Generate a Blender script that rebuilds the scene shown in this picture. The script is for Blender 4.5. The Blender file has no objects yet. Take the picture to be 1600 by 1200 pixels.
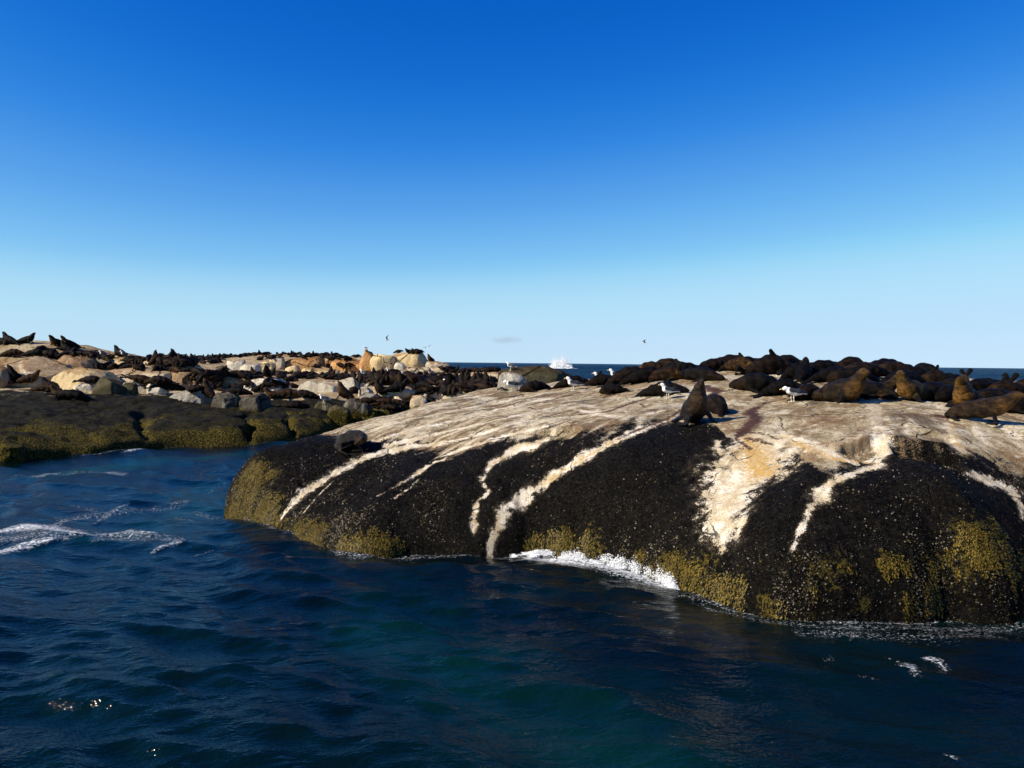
import bpy, bmesh, math, random
import numpy as np
from mathutils import Vector, Matrix

# ------------------------------------------------------------------ camera, sky, sun, exposure
SC = bpy.context.scene
COL = SC.collection
CAM_H = 4.0
F_PX = 1250.0
PITCH = math.atan(33 / F_PX)
ROLL = 0.0106
SUN_EL = math.radians(35)
SUN_AZ = math.radians(202)          # direction of the sun in the xy plane, counted from +x
SUN_DIR = np.array([math.cos(SUN_EL) * math.cos(SUN_AZ), math.cos(SUN_EL) * math.sin(SUN_AZ), math.sin(SUN_EL)])

_f = np.array([0, math.cos(PITCH), -math.sin(PITCH)])
_r0 = np.array([1.0, 0, 0])
_u0 = np.cross(_r0, _f)
_r = _r0 * math.cos(ROLL) + _u0 * math.sin(ROLL)
_u = -_r0 * math.sin(ROLL) + _u0 * math.cos(ROLL)
CAM = np.array([0, 0, CAM_H])

cd = bpy.data.cameras.new('camera')
cam = bpy.data.objects.new('camera', cd)
COL.objects.link(cam)
cd.sensor_width = 36
cd.lens = F_PX / 1600 * 36
cd.clip_start = 0.1
cd.clip_end = 100000
cam.matrix_world = Matrix(((_r[0], _u[0], -_f[0], 0), (_r[1], _u[1], -_f[1], 0), (_r[2], _u[2], -_f[2], CAM_H), (0, 0, 0, 1)))
SC.camera = cam

W = bpy.data.worlds.new('World')
SC.world = W
W.use_nodes = True
wn, wl = W.node_tree.nodes, W.node_tree.links
sky = wn.new('ShaderNodeTexSky')
sky.sky_type = 'NISHITA'
sky.sun_disc = False
sky.sun_elevation = SUN_EL
sky.sun_rotation = math.radians(90) - SUN_AZ
sky.altitude = 0
sky.air_density = 0.7
sky.dust_density = 0.0
sky.ozone_density = 10.0
# one tone curve over the whole sky: the photograph's strong blue grade
dim = wn.new('ShaderNodeVectorMath')
dim.operation = 'SCALE'
dim.inputs['Scale'].default_value = 0.1
cur = wn.new('ShaderNodeRGBCurve')
for ci, pts in enumerate((((0.0, 0.0), (0.044, 0.004), (0.055, 0.014), (0.078, 0.085), (0.114, 0.21), (0.187, 0.45), (0.296, 0.53), (1.0, 0.62)),
                          ((0.0, 0.0), (0.11, 0.125), (0.136, 0.18), (0.189, 0.33), (0.264, 0.53), (0.38, 0.74), (0.53, 0.77), (1.0, 0.85)),
                          ((0.0, 0.0), (0.15, 0.36), (0.287, 0.58), (0.444, 0.81), (0.646, 0.94), (1.0, 1.0)))):
    c = cur.mapping.curves[ci]
    c.points[0].location = pts[0]
    c.points[-1].location = pts[-1]
    for p in pts[1:-1]:
        c.points.new(*p)
cur.mapping.update()
amp_ = wn.new('ShaderNodeVectorMath')
amp_.operation = 'SCALE'
amp_.inputs['Scale'].default_value = 10.0
bg = wn['Background']
bg.inputs['Strength'].default_value = 0.062
wl.new(sky.outputs['Color'], dim.inputs[0])
wl.new(dim.outputs[0], cur.inputs['Color'])
wl.new(cur.outputs['Color'], amp_.inputs[0])
wl.new(amp_.outputs[0], bg.inputs['Color'])

sd = bpy.data.lights.new('sun', 'SUN')
sd.energy = 5.0
sd.angle = math.radians(0.5)
sd.color = (1.0, 0.88, 0.70)
sun = bpy.data.objects.new('sun', sd)
COL.objects.link(sun)
sun.rotation_euler = Vector(SUN_DIR).to_track_quat('Z', 'Y').to_euler()
sun.location = (-30, -10, 40)

SC.view_settings.view_transform = 'Standard'
SC.view_settings.look = 'None'
SC.view_settings.exposure = 0.66
SC.view_settings.gamma = 1.0
SC.view_settings.use_curve_mapping = False
SC.render.engine = 'CYCLES'
SC.cycles.max_bounces = 6

# ------------------------------------------------------------------ helpers
RNG = np.random.RandomState(7)
_T2 = np.random.RandomState(11).rand(8, 256, 256).astype(np.float32)
_T3 = np.random.RandomState(12).rand(48, 48, 48).astype(np.float32)


def sstep(a, b, x):
    t = np.clip((x - a) / (b - a), 0, 1)
    return t * t * (3 - 2 * t)


def noise2(x, y, seed=0):
    t = _T2[seed % 8]
    x = np.asarray(x, float) + seed * 17.31
    y = np.asarray(y, float) + seed * 9.77
    xi = np.floor(x).astype(int)
    yi = np.floor(y).astype(int)
    fx = x - xi
    fy = y - yi
    fx = fx * fx * (3 - 2 * fx)
    fy = fy * fy * (3 - 2 * fy)
    x0, x1, y0, y1 = xi & 255, (xi + 1) & 255, yi & 255, (yi + 1) & 255
    return (t[x0, y0] * (1 - fx) + t[x1, y0] * fx) * (1 - fy) + (t[x0, y1] * (1 - fx) + t[x1, y1] * fx) * fy


def fbm2(x, y, octv=4, seed=0, gain=0.5):
    s = 0
    a = 1.0
    n = 0
    for k in range(octv):
        s = s + a * (noise2(x * 2 ** k, y * 2 ** k, seed + k) - 0.5)
        n += a
        a *= gain
    return s / n * 2


def noise3(p, seed=0):
    p = np.asarray(p, float) + np.array([seed * 7.13, seed * 3.71, seed * 5.37])
    i = np.floor(p).astype(int)
    f = p - i
    f = f * f * (3 - 2 * f)
    i0 = i % 48
    i1 = (i + 1) % 48
    out = 0
    for dx in (0, 1):
        for dy in (0, 1):
            for dz in (0, 1):
                w = (f[:, 0] if dx else 1 - f[:, 0]) * (f[:, 1] if dy else 1 - f[:, 1]) * (f[:, 2] if dz else 1 - f[:, 2])
                out = out + w * _T3[(i1 if dx else i0)[:, 0], (i1 if dy else i0)[:, 1], (i1 if dz else i0)[:, 2]]
    return out


def ray(px, py):
    px = np.asarray(px, float)
    py = np.asarray(py, float)
    return _f * F_PX + (px - 800)[..., None] * _r + (600 - py)[..., None] * _u


def at_depth(px, py, d):
    v = ray(px, py)
    return CAM + v * (np.asarray(d, float) / v[..., 1])[..., None]


def at_water(px, py, z=0.0):
    v = ray(px, py)
    return CAM + v * ((z - CAM_H) / v[..., 2])[..., None]


def np_mesh(name, verts, faces, smooth=True, attrs=None, mats=(), fmat=None):
    """verts (n,3), faces (m,3|4) -> mesh datablock"""
    me = bpy.data.meshes.new(name)
    verts = np.ascontiguousarray(verts, np.float32)
    faces = np.ascontiguousarray(faces, np.int32)
    k = faces.shape[1]
    me.vertices.add(len(verts))
    me.vertices.foreach_set('co', verts.ravel())
    me.loops.add(faces.size)
    me.loops.foreach_set('vertex_index', faces.ravel())
    me.polygons.add(len(faces))
    me.polygons.foreach_set('loop_start', np.arange(0, faces.size, k, dtype=np.int32))
    me.update(calc_edges=True)
    if smooth:
        me.polygons.foreach_set('use_smooth', np.ones(len(faces), bool))
    for an, av in (attrs or {}).items():
        a = me.attributes.new(an, 'FLOAT', 'POINT')
        a.data.foreach_set('value', np.ascontiguousarray(av, np.float32))
    for m in mats:
        me.materials.append(m)
    if fmat is not None:
        me.polygons.foreach_set('material_index', np.ascontiguousarray(fmat, np.int32))
    return me


def link(name, me, parent=None, **props):
    o = bpy.data.objects.new(name, me)
    COL.objects.link(o)
    if parent is not None:
        o.parent = parent
    for k, v in props.items():
        if v is not None:
            o[k] = v
    return o


def grid_faces(nx, ny):
    i = np.arange(nx * ny).reshape(nx, ny)
    return np.stack([i[:-1, :-1], i[1:, :-1], i[1:, 1:], i[:-1, 1:]], -1).reshape(-1, 4)


def compact(v, f, attrs):
    used = np.zeros(len(v), bool)
    used[f.ravel()] = True
    idx = np.cumsum(used) - 1
    return v[used], idx[f], {k: a[used] for k, a in attrs.items()}


def tps_fit(P, z, lam=0.3):
    n = len(P)
    r = np.linalg.norm(P[:, None] - P[None], axis=-1)
    K = np.where(r > 0, r * r * np.log(r + 1e-9), 0) + lam * np.eye(n)
    A = np.zeros((n + 3, n + 3))
    A[:n, :n] = K
    A[:n, n] = 1
    A[:n, n + 1:] = P
    A[n, :n] = 1
    A[n + 1:, :n] = P.T
    b = np.zeros(n + 3)
    b[:n] = z
    return P, np.linalg.solve(A, b)


def tps_eval(model, x, y):
    P, w = model
    s = w[len(P)] + w[len(P) + 1] * x + w[len(P) + 2] * y
    for k in range(len(P)):
        r2 = (x - P[k, 0]) ** 2 + (y - P[k, 1]) ** 2
        s = s + w[k] * 0.5 * r2 * np.log(r2 + 1e-9)
    return s


def poly_sd(poly, x, y):
    """signed distance to a closed polygon, positive inside"""
    d = np.full(np.shape(x), 1e9)
    inside = np.zeros(np.shape(x), bool)
    n = len(poly)
    for i in range(n):
        ax, ay = poly[i]
        bx, by = poly[(i + 1) % n]
        ex, ey = bx - ax, by - ay
        t = np.clip(((x - ax) * ex + (y - ay) * ey) / (ex * ex + ey * ey), 0, 1)
        d = np.minimum(d, np.hypot(x - ax - t * ex, y - ay - t * ey))
        c = (ay > y) != (by > y)
        xi = ax + (y - ay) * ex / (ey if abs(ey) > 1e-9 else 1e-9)
        inside ^= c & (x < xi)
    return np.where(inside, d, -d)


def chaikin(p, n=2, closed=True):
    p = np.asarray(p, float)
    for _ in range(n):
        q = np.roll(p, -1, 0) if closed else p[1:]
        a = p if closed else p[:-1]
        p = np.stack([a * .75 + q * .25, a * .25 + q * .75], 1).reshape(-1, 2)
    return p


class Field:
    """a height field on a (possibly uneven) grid, with ray casting"""
    def __init__(s, X, Y, Z):
        s.X, s.Y, s.Z = X, Y, Z

    def __call__(s, x, y):
        x = np.asarray(x, float)
        y = np.asarray(y, float)
        i = np.clip(np.searchsorted(s.X, x) - 1, 0, len(s.X) - 2)
        j = np.clip(np.searchsorted(s.Y, y) - 1, 0, len(s.Y) - 2)
        fx = np.clip((x - s.X[i]) / (s.X[i + 1] - s.X[i]), 0, 1)
        fy = np.clip((y - s.Y[j]) / (s.Y[j + 1] - s.Y[j]), 0, 1)
        Z = s.Z
        return (Z[i, j] * (1 - fx) + Z[i + 1, j] * fx) * (1 - fy) + (Z[i, j + 1] * (1 - fx) + Z[i + 1, j + 1] * fx) * fy

    def cast(s, px, py, d0, d1, n=900):
        """first hit of the pixel's ray, else None"""
        d = np.linspace(d0, d1, n)
        p = at_depth(np.full(n, px), np.full(n, py), d)
        h = s(p[:, 0], p[:, 1])
        k = np.nonzero((p[:, 2] <= h) & (p[:, 0] > s.X[0]) & (p[:, 0] < s.X[-1]))[0]
        if len(k) == 0:
            return None
        q = p[k[0]].copy()
        q[2] = h[k[0]]
        return q

    def normal(s, x, y, e=0.25):
        nx = (s(x - e, y) - s(x + e, y)) / (2 * e)
        ny = (s(x, y - e) - s(x, y + e)) / (2 * e)
        v = Vector((float(nx), float(ny), 1.0))
        return v.normalized()


# ---- node helper
class NT:
    def __init__(s, name):
        s.m = bpy.data.materials.new(name)
        s.m.use_nodes = True
        s.t = s.m.node_tree
        s.bsdf = s.t.nodes['Principled BSDF']
        s.out = s.t.nodes['Material Output']

    def n(s, kind, **kw):
        nd = s.t.nodes.new('ShaderNode' + kind)
        for k, v in kw.items():
            setattr(nd, k, v)
        return nd

    def set(s, sock, v):
        if isinstance(v, bpy.types.NodeSocket):
            s.t.links.new(v, sock)
        elif v is not None:
            if sock.type == 'RGBA' and len(v) == 3:
                v = (*v, 1)
            sock.default_value = v

    def attr(s, name):
        return s.n('Attribute', attribute_name=name).outputs['Fac']

    def math(s, op, a, b=None, c=None, clamp=False):
        nd = s.n('Math', operation=op, use_clamp=clamp)
        for i, v in enumerate((a, b, c)):
            if v is not None:
                s.set(nd.inputs[i], v)
        return nd.outputs[0]

    def ramp(s, x, a, b, lo=0.0, hi=1.0):
        nd = s.n('MapRange', interpolation_type='SMOOTHSTEP')
        s.set(nd.inputs['Value'], x)
        s.set(nd.inputs['From Min'], a)
        s.set(nd.inputs['From Max'], b)
        s.set(nd.inputs['To Min'], lo)
        s.set(nd.inputs['To Max'], hi)
        return nd.outputs['Result']

    def mix(s, fac, a, b, mode='MIX'):
        nd = s.n('Mix', data_type='RGBA', blend_type=mode)
        s.set(nd.inputs[0], fac)
        s.set(nd.inputs[6], a)
        s.set(nd.inputs[7], b)
        return nd.outputs[2]

    def coords(s, kind='Object', scale=(1, 1, 1), rot=(0, 0, 0)):
        tc = s.n('TexCoord')
        mp = s.n('Mapping')
        mp.inputs['Scale'].default_value = scale
        mp.inputs['Rotation'].default_value = rot
        s.t.links.new(tc.outputs[kind], mp.inputs['Vector'])
        return mp.outputs['Vector']

    def noise(s, scale, detail=3, rough=0.55, vec=None, dist=0.0):
        nd = s.n('TexNoise')
        nd.inputs['Scale'].default_value = scale
        nd.inputs['Detail'].default_value = detail
        nd.inputs['Roughness'].default_value = rough
        nd.inputs['Distortion'].default_value = dist
        s.set(nd.inputs['Vector'], vec)
        return nd.outputs['Fac']

    def voro(s, scale, vec=None, feature='F1', rnd=1.0):
        nd = s.n('TexVoronoi', feature=feature)
        nd.inputs['Scale'].default_value = scale
        nd.inputs['Randomness'].default_value = rnd
        s.set(nd.inputs['Vector'], vec)
        return nd

    def bump(s, h, strength=0.5, dist=0.02, normal=None):
        nd = s.n('Bump')
        s.set(nd.inputs['Height'], h)
        nd.inputs['Strength'].default_value = strength
        nd.inputs['Distance'].default_value = dist
        if normal is not None:
            s.set(nd.inputs['Normal'], normal)
        return nd.outputs['Normal']

    def fin(s, **kw):
        for k, v in kw.items():
            s.set(s.bsdf.inputs[k.replace('_', ' ')], v)
        return s.m


# ------------------------------------------------------------------ near rock: shape
front = [(352, 808), (372, 814), (400, 822), (450, 838), (500, 853), (545, 868), (600, 868), (650, 862), (700, 864), (770, 867),
         (840, 862), (920, 872), (1000, 893), (1060, 918), (1130, 945), (1200, 962), (1300, 976), (1400, 973), (1440, 969), (1476, 963), (1502, 963), (1540, 968), (1582, 964), (1625, 946),
         (1670, 935), (1740, 945)]
fp = at_water(*np.array(front, float).T)[:, :2]
ROCK_POLY = np.array(list(map(tuple, fp)) + [(12.5, 12.6), (16, 12.2), (20, 14), (23, 20), (22, 30), (17, 36), (10, 38), (4, 36.5), (0, 34.5), (-2.5, 31.5),
                                            (-4.3, 28.5), (-5.6, 25.5), (-6.6, 22.8), (-7.25, 21.0)])
ROCK_POLY = chaikin(ROCK_POLY, 1)
rx = np.concatenate([np.arange(-8.6, 15.5, 0.036), np.arange(15.5, 24.5, 0.2)])
ry = np.concatenate([np.arange(11.0, 29.0, 0.036), np.arange(29.0, 39.5, 0.2)])
GX, GY = np.meshgrid(rx, ry, indexing='ij')
S = poly_sd(ROCK_POLY, GX, GY)
S = S + 0.18 * fbm2(GX * 0.9, GY * 0.9, 3, 3)


def edge_w(x, y):
    w = 3.6 - 2.0 * sstep(-3.5, -7.0, x)
    return w + 1.5 * sstep(22, 30, y) * sstep(-3, 2, x)


def dome(s, w):
    t = np.clip(s / w, 0, 1)
    return np.sqrt(np.clip(1 - (1 - t) ** 2, 0, 1))


ctrl = [(420, 702, 21.2), (480, 687, 22), (480, 760, 19.3), (540, 668, 23.5), (540, 720, 20.5), (540, 790, 18.2), (650, 639, 26),
        (650, 680, 21.5), (650, 740, 18.8), (770, 614, 28.5), (770, 635, 24), (770, 660, 21), (770, 700, 19), (770, 750, 17.8),
        (900, 598, 28.5), (900, 620, 24), (900, 650, 20.5), (900, 700, 18), (900, 770, 16.6), (1085, 579, 27.5), (1085, 620, 22),
        (1085, 660, 18.5), (1085, 700, 17), (1085, 760, 15.8), (1230, 577, 27), (1230, 625, 20.5), (1230, 680, 16.5), (1230, 750, 14.6),
        (1350, 581, 26.5), (1350, 625, 20), (1350, 660, 17), (1350, 700, 15.5), (1350, 760, 14), (1500, 589, 26), (1500, 640, 18.5),
        (1500, 680, 16), (1500, 740, 14.4), (1600, 610, 25), (1600, 665, 17.5), (1600, 720, 15.6)]
cp = at_depth(*np.array(ctrl, float).T)
cp = np.concatenate([cp, [(2, 32, 3.2), (8, 33, 3.6), (14, 32, 3.5), (18, 25, 3.4), (19, 18, 2.8), (-2, 30, 2.7), (12, 15, 2.5)]])
e0 = dome(poly_sd(ROCK_POLY, cp[:, 0], cp[:, 1]), edge_w(cp[:, 0], cp[:, 1]))
TPS = tps_fit(cp[:, :2], cp[:, 2] / np.maximum(e0, 0.45), 1.5)
RZ = np.clip(tps_eval(TPS, GX, GY), 0.8, 4.2) * dome(S, edge_w(GX, GY))
RZ = np.where(S < 0, S * 1.6, RZ)
RZ -= 0.03
rock = Field(rx, ry, RZ)


def on_rock(px, py):
    for dy in range(40):
        q = rock.cast(px, py + dy, 10, 36, 1500)
        if q is not None:
            if dy > 2:
                print('rock hit lower', px, py, dy)
            return q
    raise RuntimeError('no rock at %s %s' % (px, py))


def trace(pts, step=5.0):
    """pixel polyline (x, y, width px) -> world samples (x, y, z, half width m)"""
    out = []
    for (a, b) in zip(pts[:-1], pts[1:]):
        n = max(2, int(math.hypot(b[0] - a[0], b[1] - a[1]) / step))
        for k in range(n):
            t = k / n
            px, py, w = [a[i] + (b[i] - a[i]) * t for i in range(3)]
            q = rock.cast(px, py, 10, 36, 700)
            if q is not None:
                w *= 0.62 + 0.76 * float(noise2(q[0] * 2.3 + 0.7 * q[2], q[1] * 2.3, 3))
                out.append((*q, w * 0.5 * q[1] / F_PX))
    return np.array(out)


def stroke(samples, x, y, z, soft=0.42):
    """1 on the stroke, 0.5 at its nominal edge, fading outside, in world space"""
    m = np.zeros(x.shape)
    if len(samples) == 0:
        return m
    dense = []
    for a, b in zip(samples[:-1], samples[1:]):            # close the gaps where the ray spacing is wide
        n = max(1, min(12, int(np.linalg.norm(a[:3] - b[:3]) / (0.35 * min(a[3], b[3]) + 0.02))))
        dense += [a + (b - a) * k / n for k in range(n)]
    samples = np.array(dense + [samples[-1]])
    pad = samples[:, 3].max() * 2.5 + 0.3
    sel = (x > samples[:, 0].min() - pad) & (x < samples[:, 0].max() + pad) & (y > samples[:, 1].min() - pad) & (y < samples[:, 1].max() + pad)
    ii = np.nonzero(sel)
    xs, ys, zs = x[ii], y[ii], z[ii]
    best = np.full(xs.shape, -9.0)
    for (a, b, c, w) in samples:
        d = np.sqrt((xs - a) ** 2 + (ys - b) ** 2 + (zs - c) ** 2)
        best = np.maximum(best, (w - d) / (w + 0.05))
    m[ii] = np.clip(0.5 + best * soft, 0, 1)
    return m


GUANO = [
    [(432, 818, 8), (455, 793, 15), (480, 768, 17), (520, 742, 17), (560, 720, 17), (600, 706, 16), (650, 698, 16), (700, 692, 14), (760, 676, 12), (830, 655, 10)],
    [(585, 690, 10), (640, 672, 16), (700, 660, 12), (780, 640, 12), (860, 622, 12)],
    [(605, 697, 14), (650, 686, 20), (700, 674, 12), (770, 658, 12), (850, 640, 14), (900, 630, 10)],
    [(580, 672, 4), (640, 656, 7), (720, 640, 7), (790, 626, 8)],
    [(690, 714, 6), (730, 700, 12), (780, 684, 14), (830, 672, 12), (880, 660, 10)],
    [(590, 775, 2), (630, 755, 4), (660, 735, 11), (680, 722, 10), (700, 716, 7)],
    [(740, 838, 6), (742, 800, 9), (746, 785, 5), (764, 771, 6), (752, 752, 8), (760, 738, 8), (772, 722, 16), (800, 706, 26), (850, 690, 24)],
    [(764, 868, 13), (775, 832, 16), (790, 797, 18), (812, 780, 19), (850, 756, 17), (880, 736, 22), (920, 711, 24), (950, 696, 22), (1000, 672, 14), (1040, 657, 9)],
    [(1128, 862, 12), (1128, 835, 45), (1132, 800, 66), (1145, 770, 76), (1165, 740, 92), (1185, 712, 92), (1182, 690, 76)],
    [(1238, 862, 6), (1250, 832, 9), (1265, 800, 11), (1283, 772, 28), (1300, 756, 20), (1340, 737, 18), (1375, 728, 16)],
    [(1378, 668, 26), (1374, 690, 34), (1386, 708, 30), (1362, 722, 22)],
    [(1225, 682, 26), (1262, 696, 34), (1300, 712, 30), (1340, 726, 22)],
    [(1482, 662, 16), (1492, 690, 24), (1506, 712, 20)],
    [(1524, 668, 12), (1538, 690, 14), (1556, 700, 12)],
    [(1570, 664, 16), (1590, 690, 18)],
    [(1512, 742, 10), (1550, 752, 30), (1580, 768, 26), (1594, 790, 14), (1599, 815, 6)],
    [(1414, 664, 10), (1420, 684, 11)],
    [(900, 640, 14), (960, 652, 14), (1010, 648, 10), (1040, 640, 12)],
    [(1120, 690, 10), (1128, 715, 8)],
    [(520, 752, 3), (500, 772, 3), (470, 806, 2)], [(1102, 800, 3), (1112, 770, 6), (1130, 744, 8)], [(655, 748, 2), (640, 764, 3), (612, 782, 2)],
    [(1098, 830, 6), (1108, 812, 12), (1120, 790, 14)], [(1150, 846, 10), (1156, 826, 16), (1162, 800, 20)],
]
PURPLE = [
    [(1186, 636, 10), (1172, 642, 26), (1182, 655, 30), (1162, 674, 30), (1150, 686, 10), (1176, 704, 12)], [(1168, 686, 16), (1190, 690, 8), (1214, 698, 4)],
    [(1100, 603, 24), (1122, 612, 20), (1100, 628, 14)],
    [(905, 648, 6), (950, 643, 10), (1000, 626, 10), (1025, 618, 6)],
    [(940, 622, 8), (975, 612, 14), (985, 606, 10)],
    [(960, 690, 6), (1000, 671, 7), (1040, 656, 8), (1066, 640, 14)],
    [(1180, 637, 6), (1205, 628, 5), (1240, 621, 5), (1290, 611, 5)],
    [(1465, 650, 18), (1485, 654, 18)],
    [(1150, 672, 8), (1200, 680, 6), (1220, 690, 5)],
    [(800, 640, 4), (860, 625, 6), (910, 612, 6)],
]
YELLOW = [
    [(1190, 740, 60), (1175, 705, 66), (1165, 680, 40)],
    [(860, 750, 14), (920, 712, 18), (960, 690, 12)],
    [(1240, 690, 22), (1300, 718, 30), (1370, 726, 14)],
    [(1486, 662, 12), (1500, 700, 20), (1515, 722, 14)],
    [(700, 716, 10), (712, 712, 8)],
    [(764, 730, 10), (790, 712, 12)],
    [(742, 835, 8), (742, 800, 10)],
    [(590, 690, 10), (640, 676, 10)],
    [(820, 655, 12), (850, 646, 10)],
    [(1598, 800, 10), (1590, 780, 8)],
    [(1160, 655, 14), (1165, 662, 14)],
]
ALGAE = [(385, 770, 42), (372, 800, 34), (408, 808, 34), (425, 742, 14), (395, 740, 26), (470, 835, 28), (490, 845, 20), (560, 858, 32), (590, 858, 24), (615, 858, 14),
         (880, 852, 26), (920, 850, 24), (1000, 868, 14), (1050, 885, 30), (1080, 900, 34), (1060, 872, 20), (1100, 880, 26), (1135, 915, 22), (1540, 852, 44), (1560, 830, 26),
         (1570, 862, 36), (1525, 872, 30), (1290, 895, 26), (1320, 885, 24), (1390, 880, 22), (1415, 890, 16), (1455, 890, 26), (1480, 878, 26),
         (1450, 925, 24), (1500, 905, 22), (1350, 940, 12), (1200, 950, 14), (1270, 920, 14), (1595, 880, 20), (1425, 945, 16), (840, 855, 14)]
EDGE = [(520, 690), (575, 690), (640, 694), (690, 706), (740, 703), (800, 690), (850, 690), (900, 683), (950, 688), (1000, 668), (1060, 660), (1115, 664), (1140, 690),
        (1200, 720), (1240, 716), (1290, 738), (1350, 728), (1420, 708), (1480, 712), (1530, 732), (1600, 748)]

tg = [trace(s) for s in GUANO]
# runnels: the streaks follow shallow valleys
val = np.zeros_like(RZ)
for k in (0, 6, 7, 8, 9, 15):
    t = tg[k].copy()
    t[:, 3] = t[:, 3] * 1.8 + 0.12
    val = np.maximum(val, stroke(t[::2], GX, GY, RZ, 0.5))
RZ -= 0.09 * sstep(0, 1, val)


def bump_px(px, py, r, h):
    global RZ
    q = on_rock(px, py)
    RZ = RZ + h * np.exp(-((GX - q[0]) ** 2 + (GY - q[1]) ** 2) / r ** 2) * sstep(0, 0.5, S)


for a in ((600, 770, 1.1, 0.12), (690, 770, 0.8, 0.06), (940, 780, 1.2, 0.16), (1400, 770, 1.0, 0.18), (1190, 850, 0.7, -0.12), (1040, 760, 0.9, 0.06),
          (1250, 900, 0.6, 0.1), (1500, 770, 0.7, 0.1), (860, 680, 0.6, 0.08)):
    bump_px(*a)


def ledge(pa, pb, h, depth, w=0.05):
    """a small broken step facing the sea between two pixels"""
    global RZ
    a, b = on_rock(*pa), on_rock(*pb)
    ax = b[:2] - a[:2]
    L = np.linalg.norm(ax)
    ax /= L
    nn = np.array([ax[1], -ax[0]])
    if nn[1] > 0:
        nn = -nn
    u = (GX - a[0]) * ax[0] + (GY - a[1]) * ax[1] + 0.06 * fbm2(GX * 4, GY * 4, 2, 5)
    v = (GX - a[0]) * nn[0] + (GY - a[1]) * nn[1] + 0.10 * fbm2(GX * 2.5, GY * 2.5, 3, 6)
    inu = sstep(-0.12, 0.06, u) * (1 - sstep(L - 0.06, L + 0.12, u))
    RZ = RZ - h * inu * sstep(0, w, v) * (1 - sstep(0.25, depth, v)) + 0.35 * h * inu * sstep(-0.7, -0.05, v) * (1 - sstep(-0.02, 0.02, v))


ledge((1392, 690), (1482, 702), 0.26, 1.1)
ledge((1314, 704), (1362, 688), 0.20, 0.9)
ledge((846, 678), (905, 674), 0.10, 0.6)
ledge((1440, 672), (1475, 676), 0.08, 0.5)

# exfoliation sheets and weathering relief
amp = sstep(-0.1, 0.6, S)
lum = fbm2(GX * 0.45, GY * 0.45, 3, 1)
RZ += amp * (0.10 * lum + 0.055 * fbm2(GX * 1.4, GY * 1.4, 4, 2))
crk = np.abs(fbm2(GX * 0.7 + 0.3 * GY, GY * 0.55 - 0.35 * GX, 3, 4))
RZ -= amp * 0.03 * (1 - sstep(0.0, 0.03, crk))
gx_, gy_ = np.gradient(RZ, rx, ry)
steep = np.hypot(gx_, gy_)
lowz = 1 - sstep(0.9, 2.4, RZ)
RZ += amp * (0.006 + 0.022 * lowz) * fbm2(GX * 7, GY * 7, 3, 5) * 1.6
RZ += amp * (0.004 + 0.012 * lowz) * fbm2(GX * 19, GY * 19, 2, 6)
rock = Field(rx, ry, RZ)

# ---- surface masks in world space
tg = [trace(s) for s in GUANO]
# streaks drawn down the fall line (averaging noise along the slope)
k_ = 40
Zs = RZ.copy()
for _ in range(3):
    Zs[1:-1, 1:-1] = (Zs[:-2, 1:-1] + Zs[2:, 1:-1] + Zs[1:-1, :-2] + Zs[1:-1, 2:]) / 4
TZ = np.clip(tps_eval(TPS, GX[::8, ::8], GY[::8, ::8]), 0.8, 4.2) * dome(S[::8, ::8], edge_w(GX[::8, ::8], GY[::8, ::8]))
cf = Field(rx[::8], ry[::8], TZ)
g1 = (cf(GX + .3, GY) - cf(GX - .3, GY)) / .6
g2 = (cf(GX, GY + .3) - cf(GX, GY - .3)) / .6
gl = np.hypot(g1, g2) + 1e-4
g1, g2 = g1 / gl, g2 / gl
wob = fbm2(GX * 0.8, GY * 0.8, 2, 7) * 0.35
fdx = g1 * np.cos(wob) - g2 * np.sin(wob)
fdy = g1 * np.sin(wob) + g2 * np.cos(wob)
lic = np.zeros_like(RZ)
lic2 = np.zeros_like(RZ)
for k in range(-9, 10):
    lic += noise2((GX + fdx * k * 0.07) * 9, (GY + fdy * k * 0.07) * 9, 2)
    lic2 += noise2((GX + fdx * k * 0.16) * 3.4, (GY + fdy * k * 0.16) * 3.4, 5)
lic = (lic / 19 - 0.5) * 4
lic2 = (lic2 / 19 - 0.5) * 4
guano = np.zeros_like(RZ)
for t in tg:
    guano = np.maximum(guano, stroke(t, GX, GY, RZ))
guano = np.clip(guano + (0.09 * lic + 0.10 * lic2 + 0.22 * fbm2(GX * 6, GY * 6, 3, 1)) * sstep(0.02, 0.3, guano), 0, 1)
purple = np.zeros_like(RZ)
for s in PURPLE:
    purple = np.maximum(purple, stroke(trace(s), GX, GY, RZ))
yellow = np.zeros_like(RZ)
for s in YELLOW:
    yellow = np.maximum(yellow, stroke(trace(s), GX, GY, RZ, 0.45))
ed = np.array([on_rock(*p) for p in EDGE])
o_ = np.argsort(ed[:, 0])
yb = np.interp(GX, ed[o_, 0], ed[o_, 1])
yb = np.where(GX < ed[:, 0].min(), yb + (ed[:, 0].min() - GX) * 1.5, yb)
tan = sstep(-0.9, 1.3, GY - yb + 0.55 * fbm2(GX * 1.1, GY * 1.1, 3, 2) + 0.35 * lic2)
algae = np.zeros_like(RZ)
for (px, py, r) in ALGAE:
    strong = 1.0 if px < 430 or (px > 1510 and py < 885) else (0.70 if 1000 < px < 1150 else 0.78)
    q = rock.cast(px, py, 10, 30, 900)
    if q is None:
        continue
    R = r * q[1] / F_PX
    d = np.sqrt((GX - q[0]) ** 2 + (GY - q[1]) ** 2 + (RZ - q[2]) ** 2)
    algae = np.maximum(algae, strong * np.clip(0.98 - 0.45 * d / R, 0, 1))
algae = np.clip(algae, 0, 1) + 0.30 * (1 - sstep(0.05, 0.65 + 0.3 * fbm2(GX, GY, 2, 3), RZ))

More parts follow.
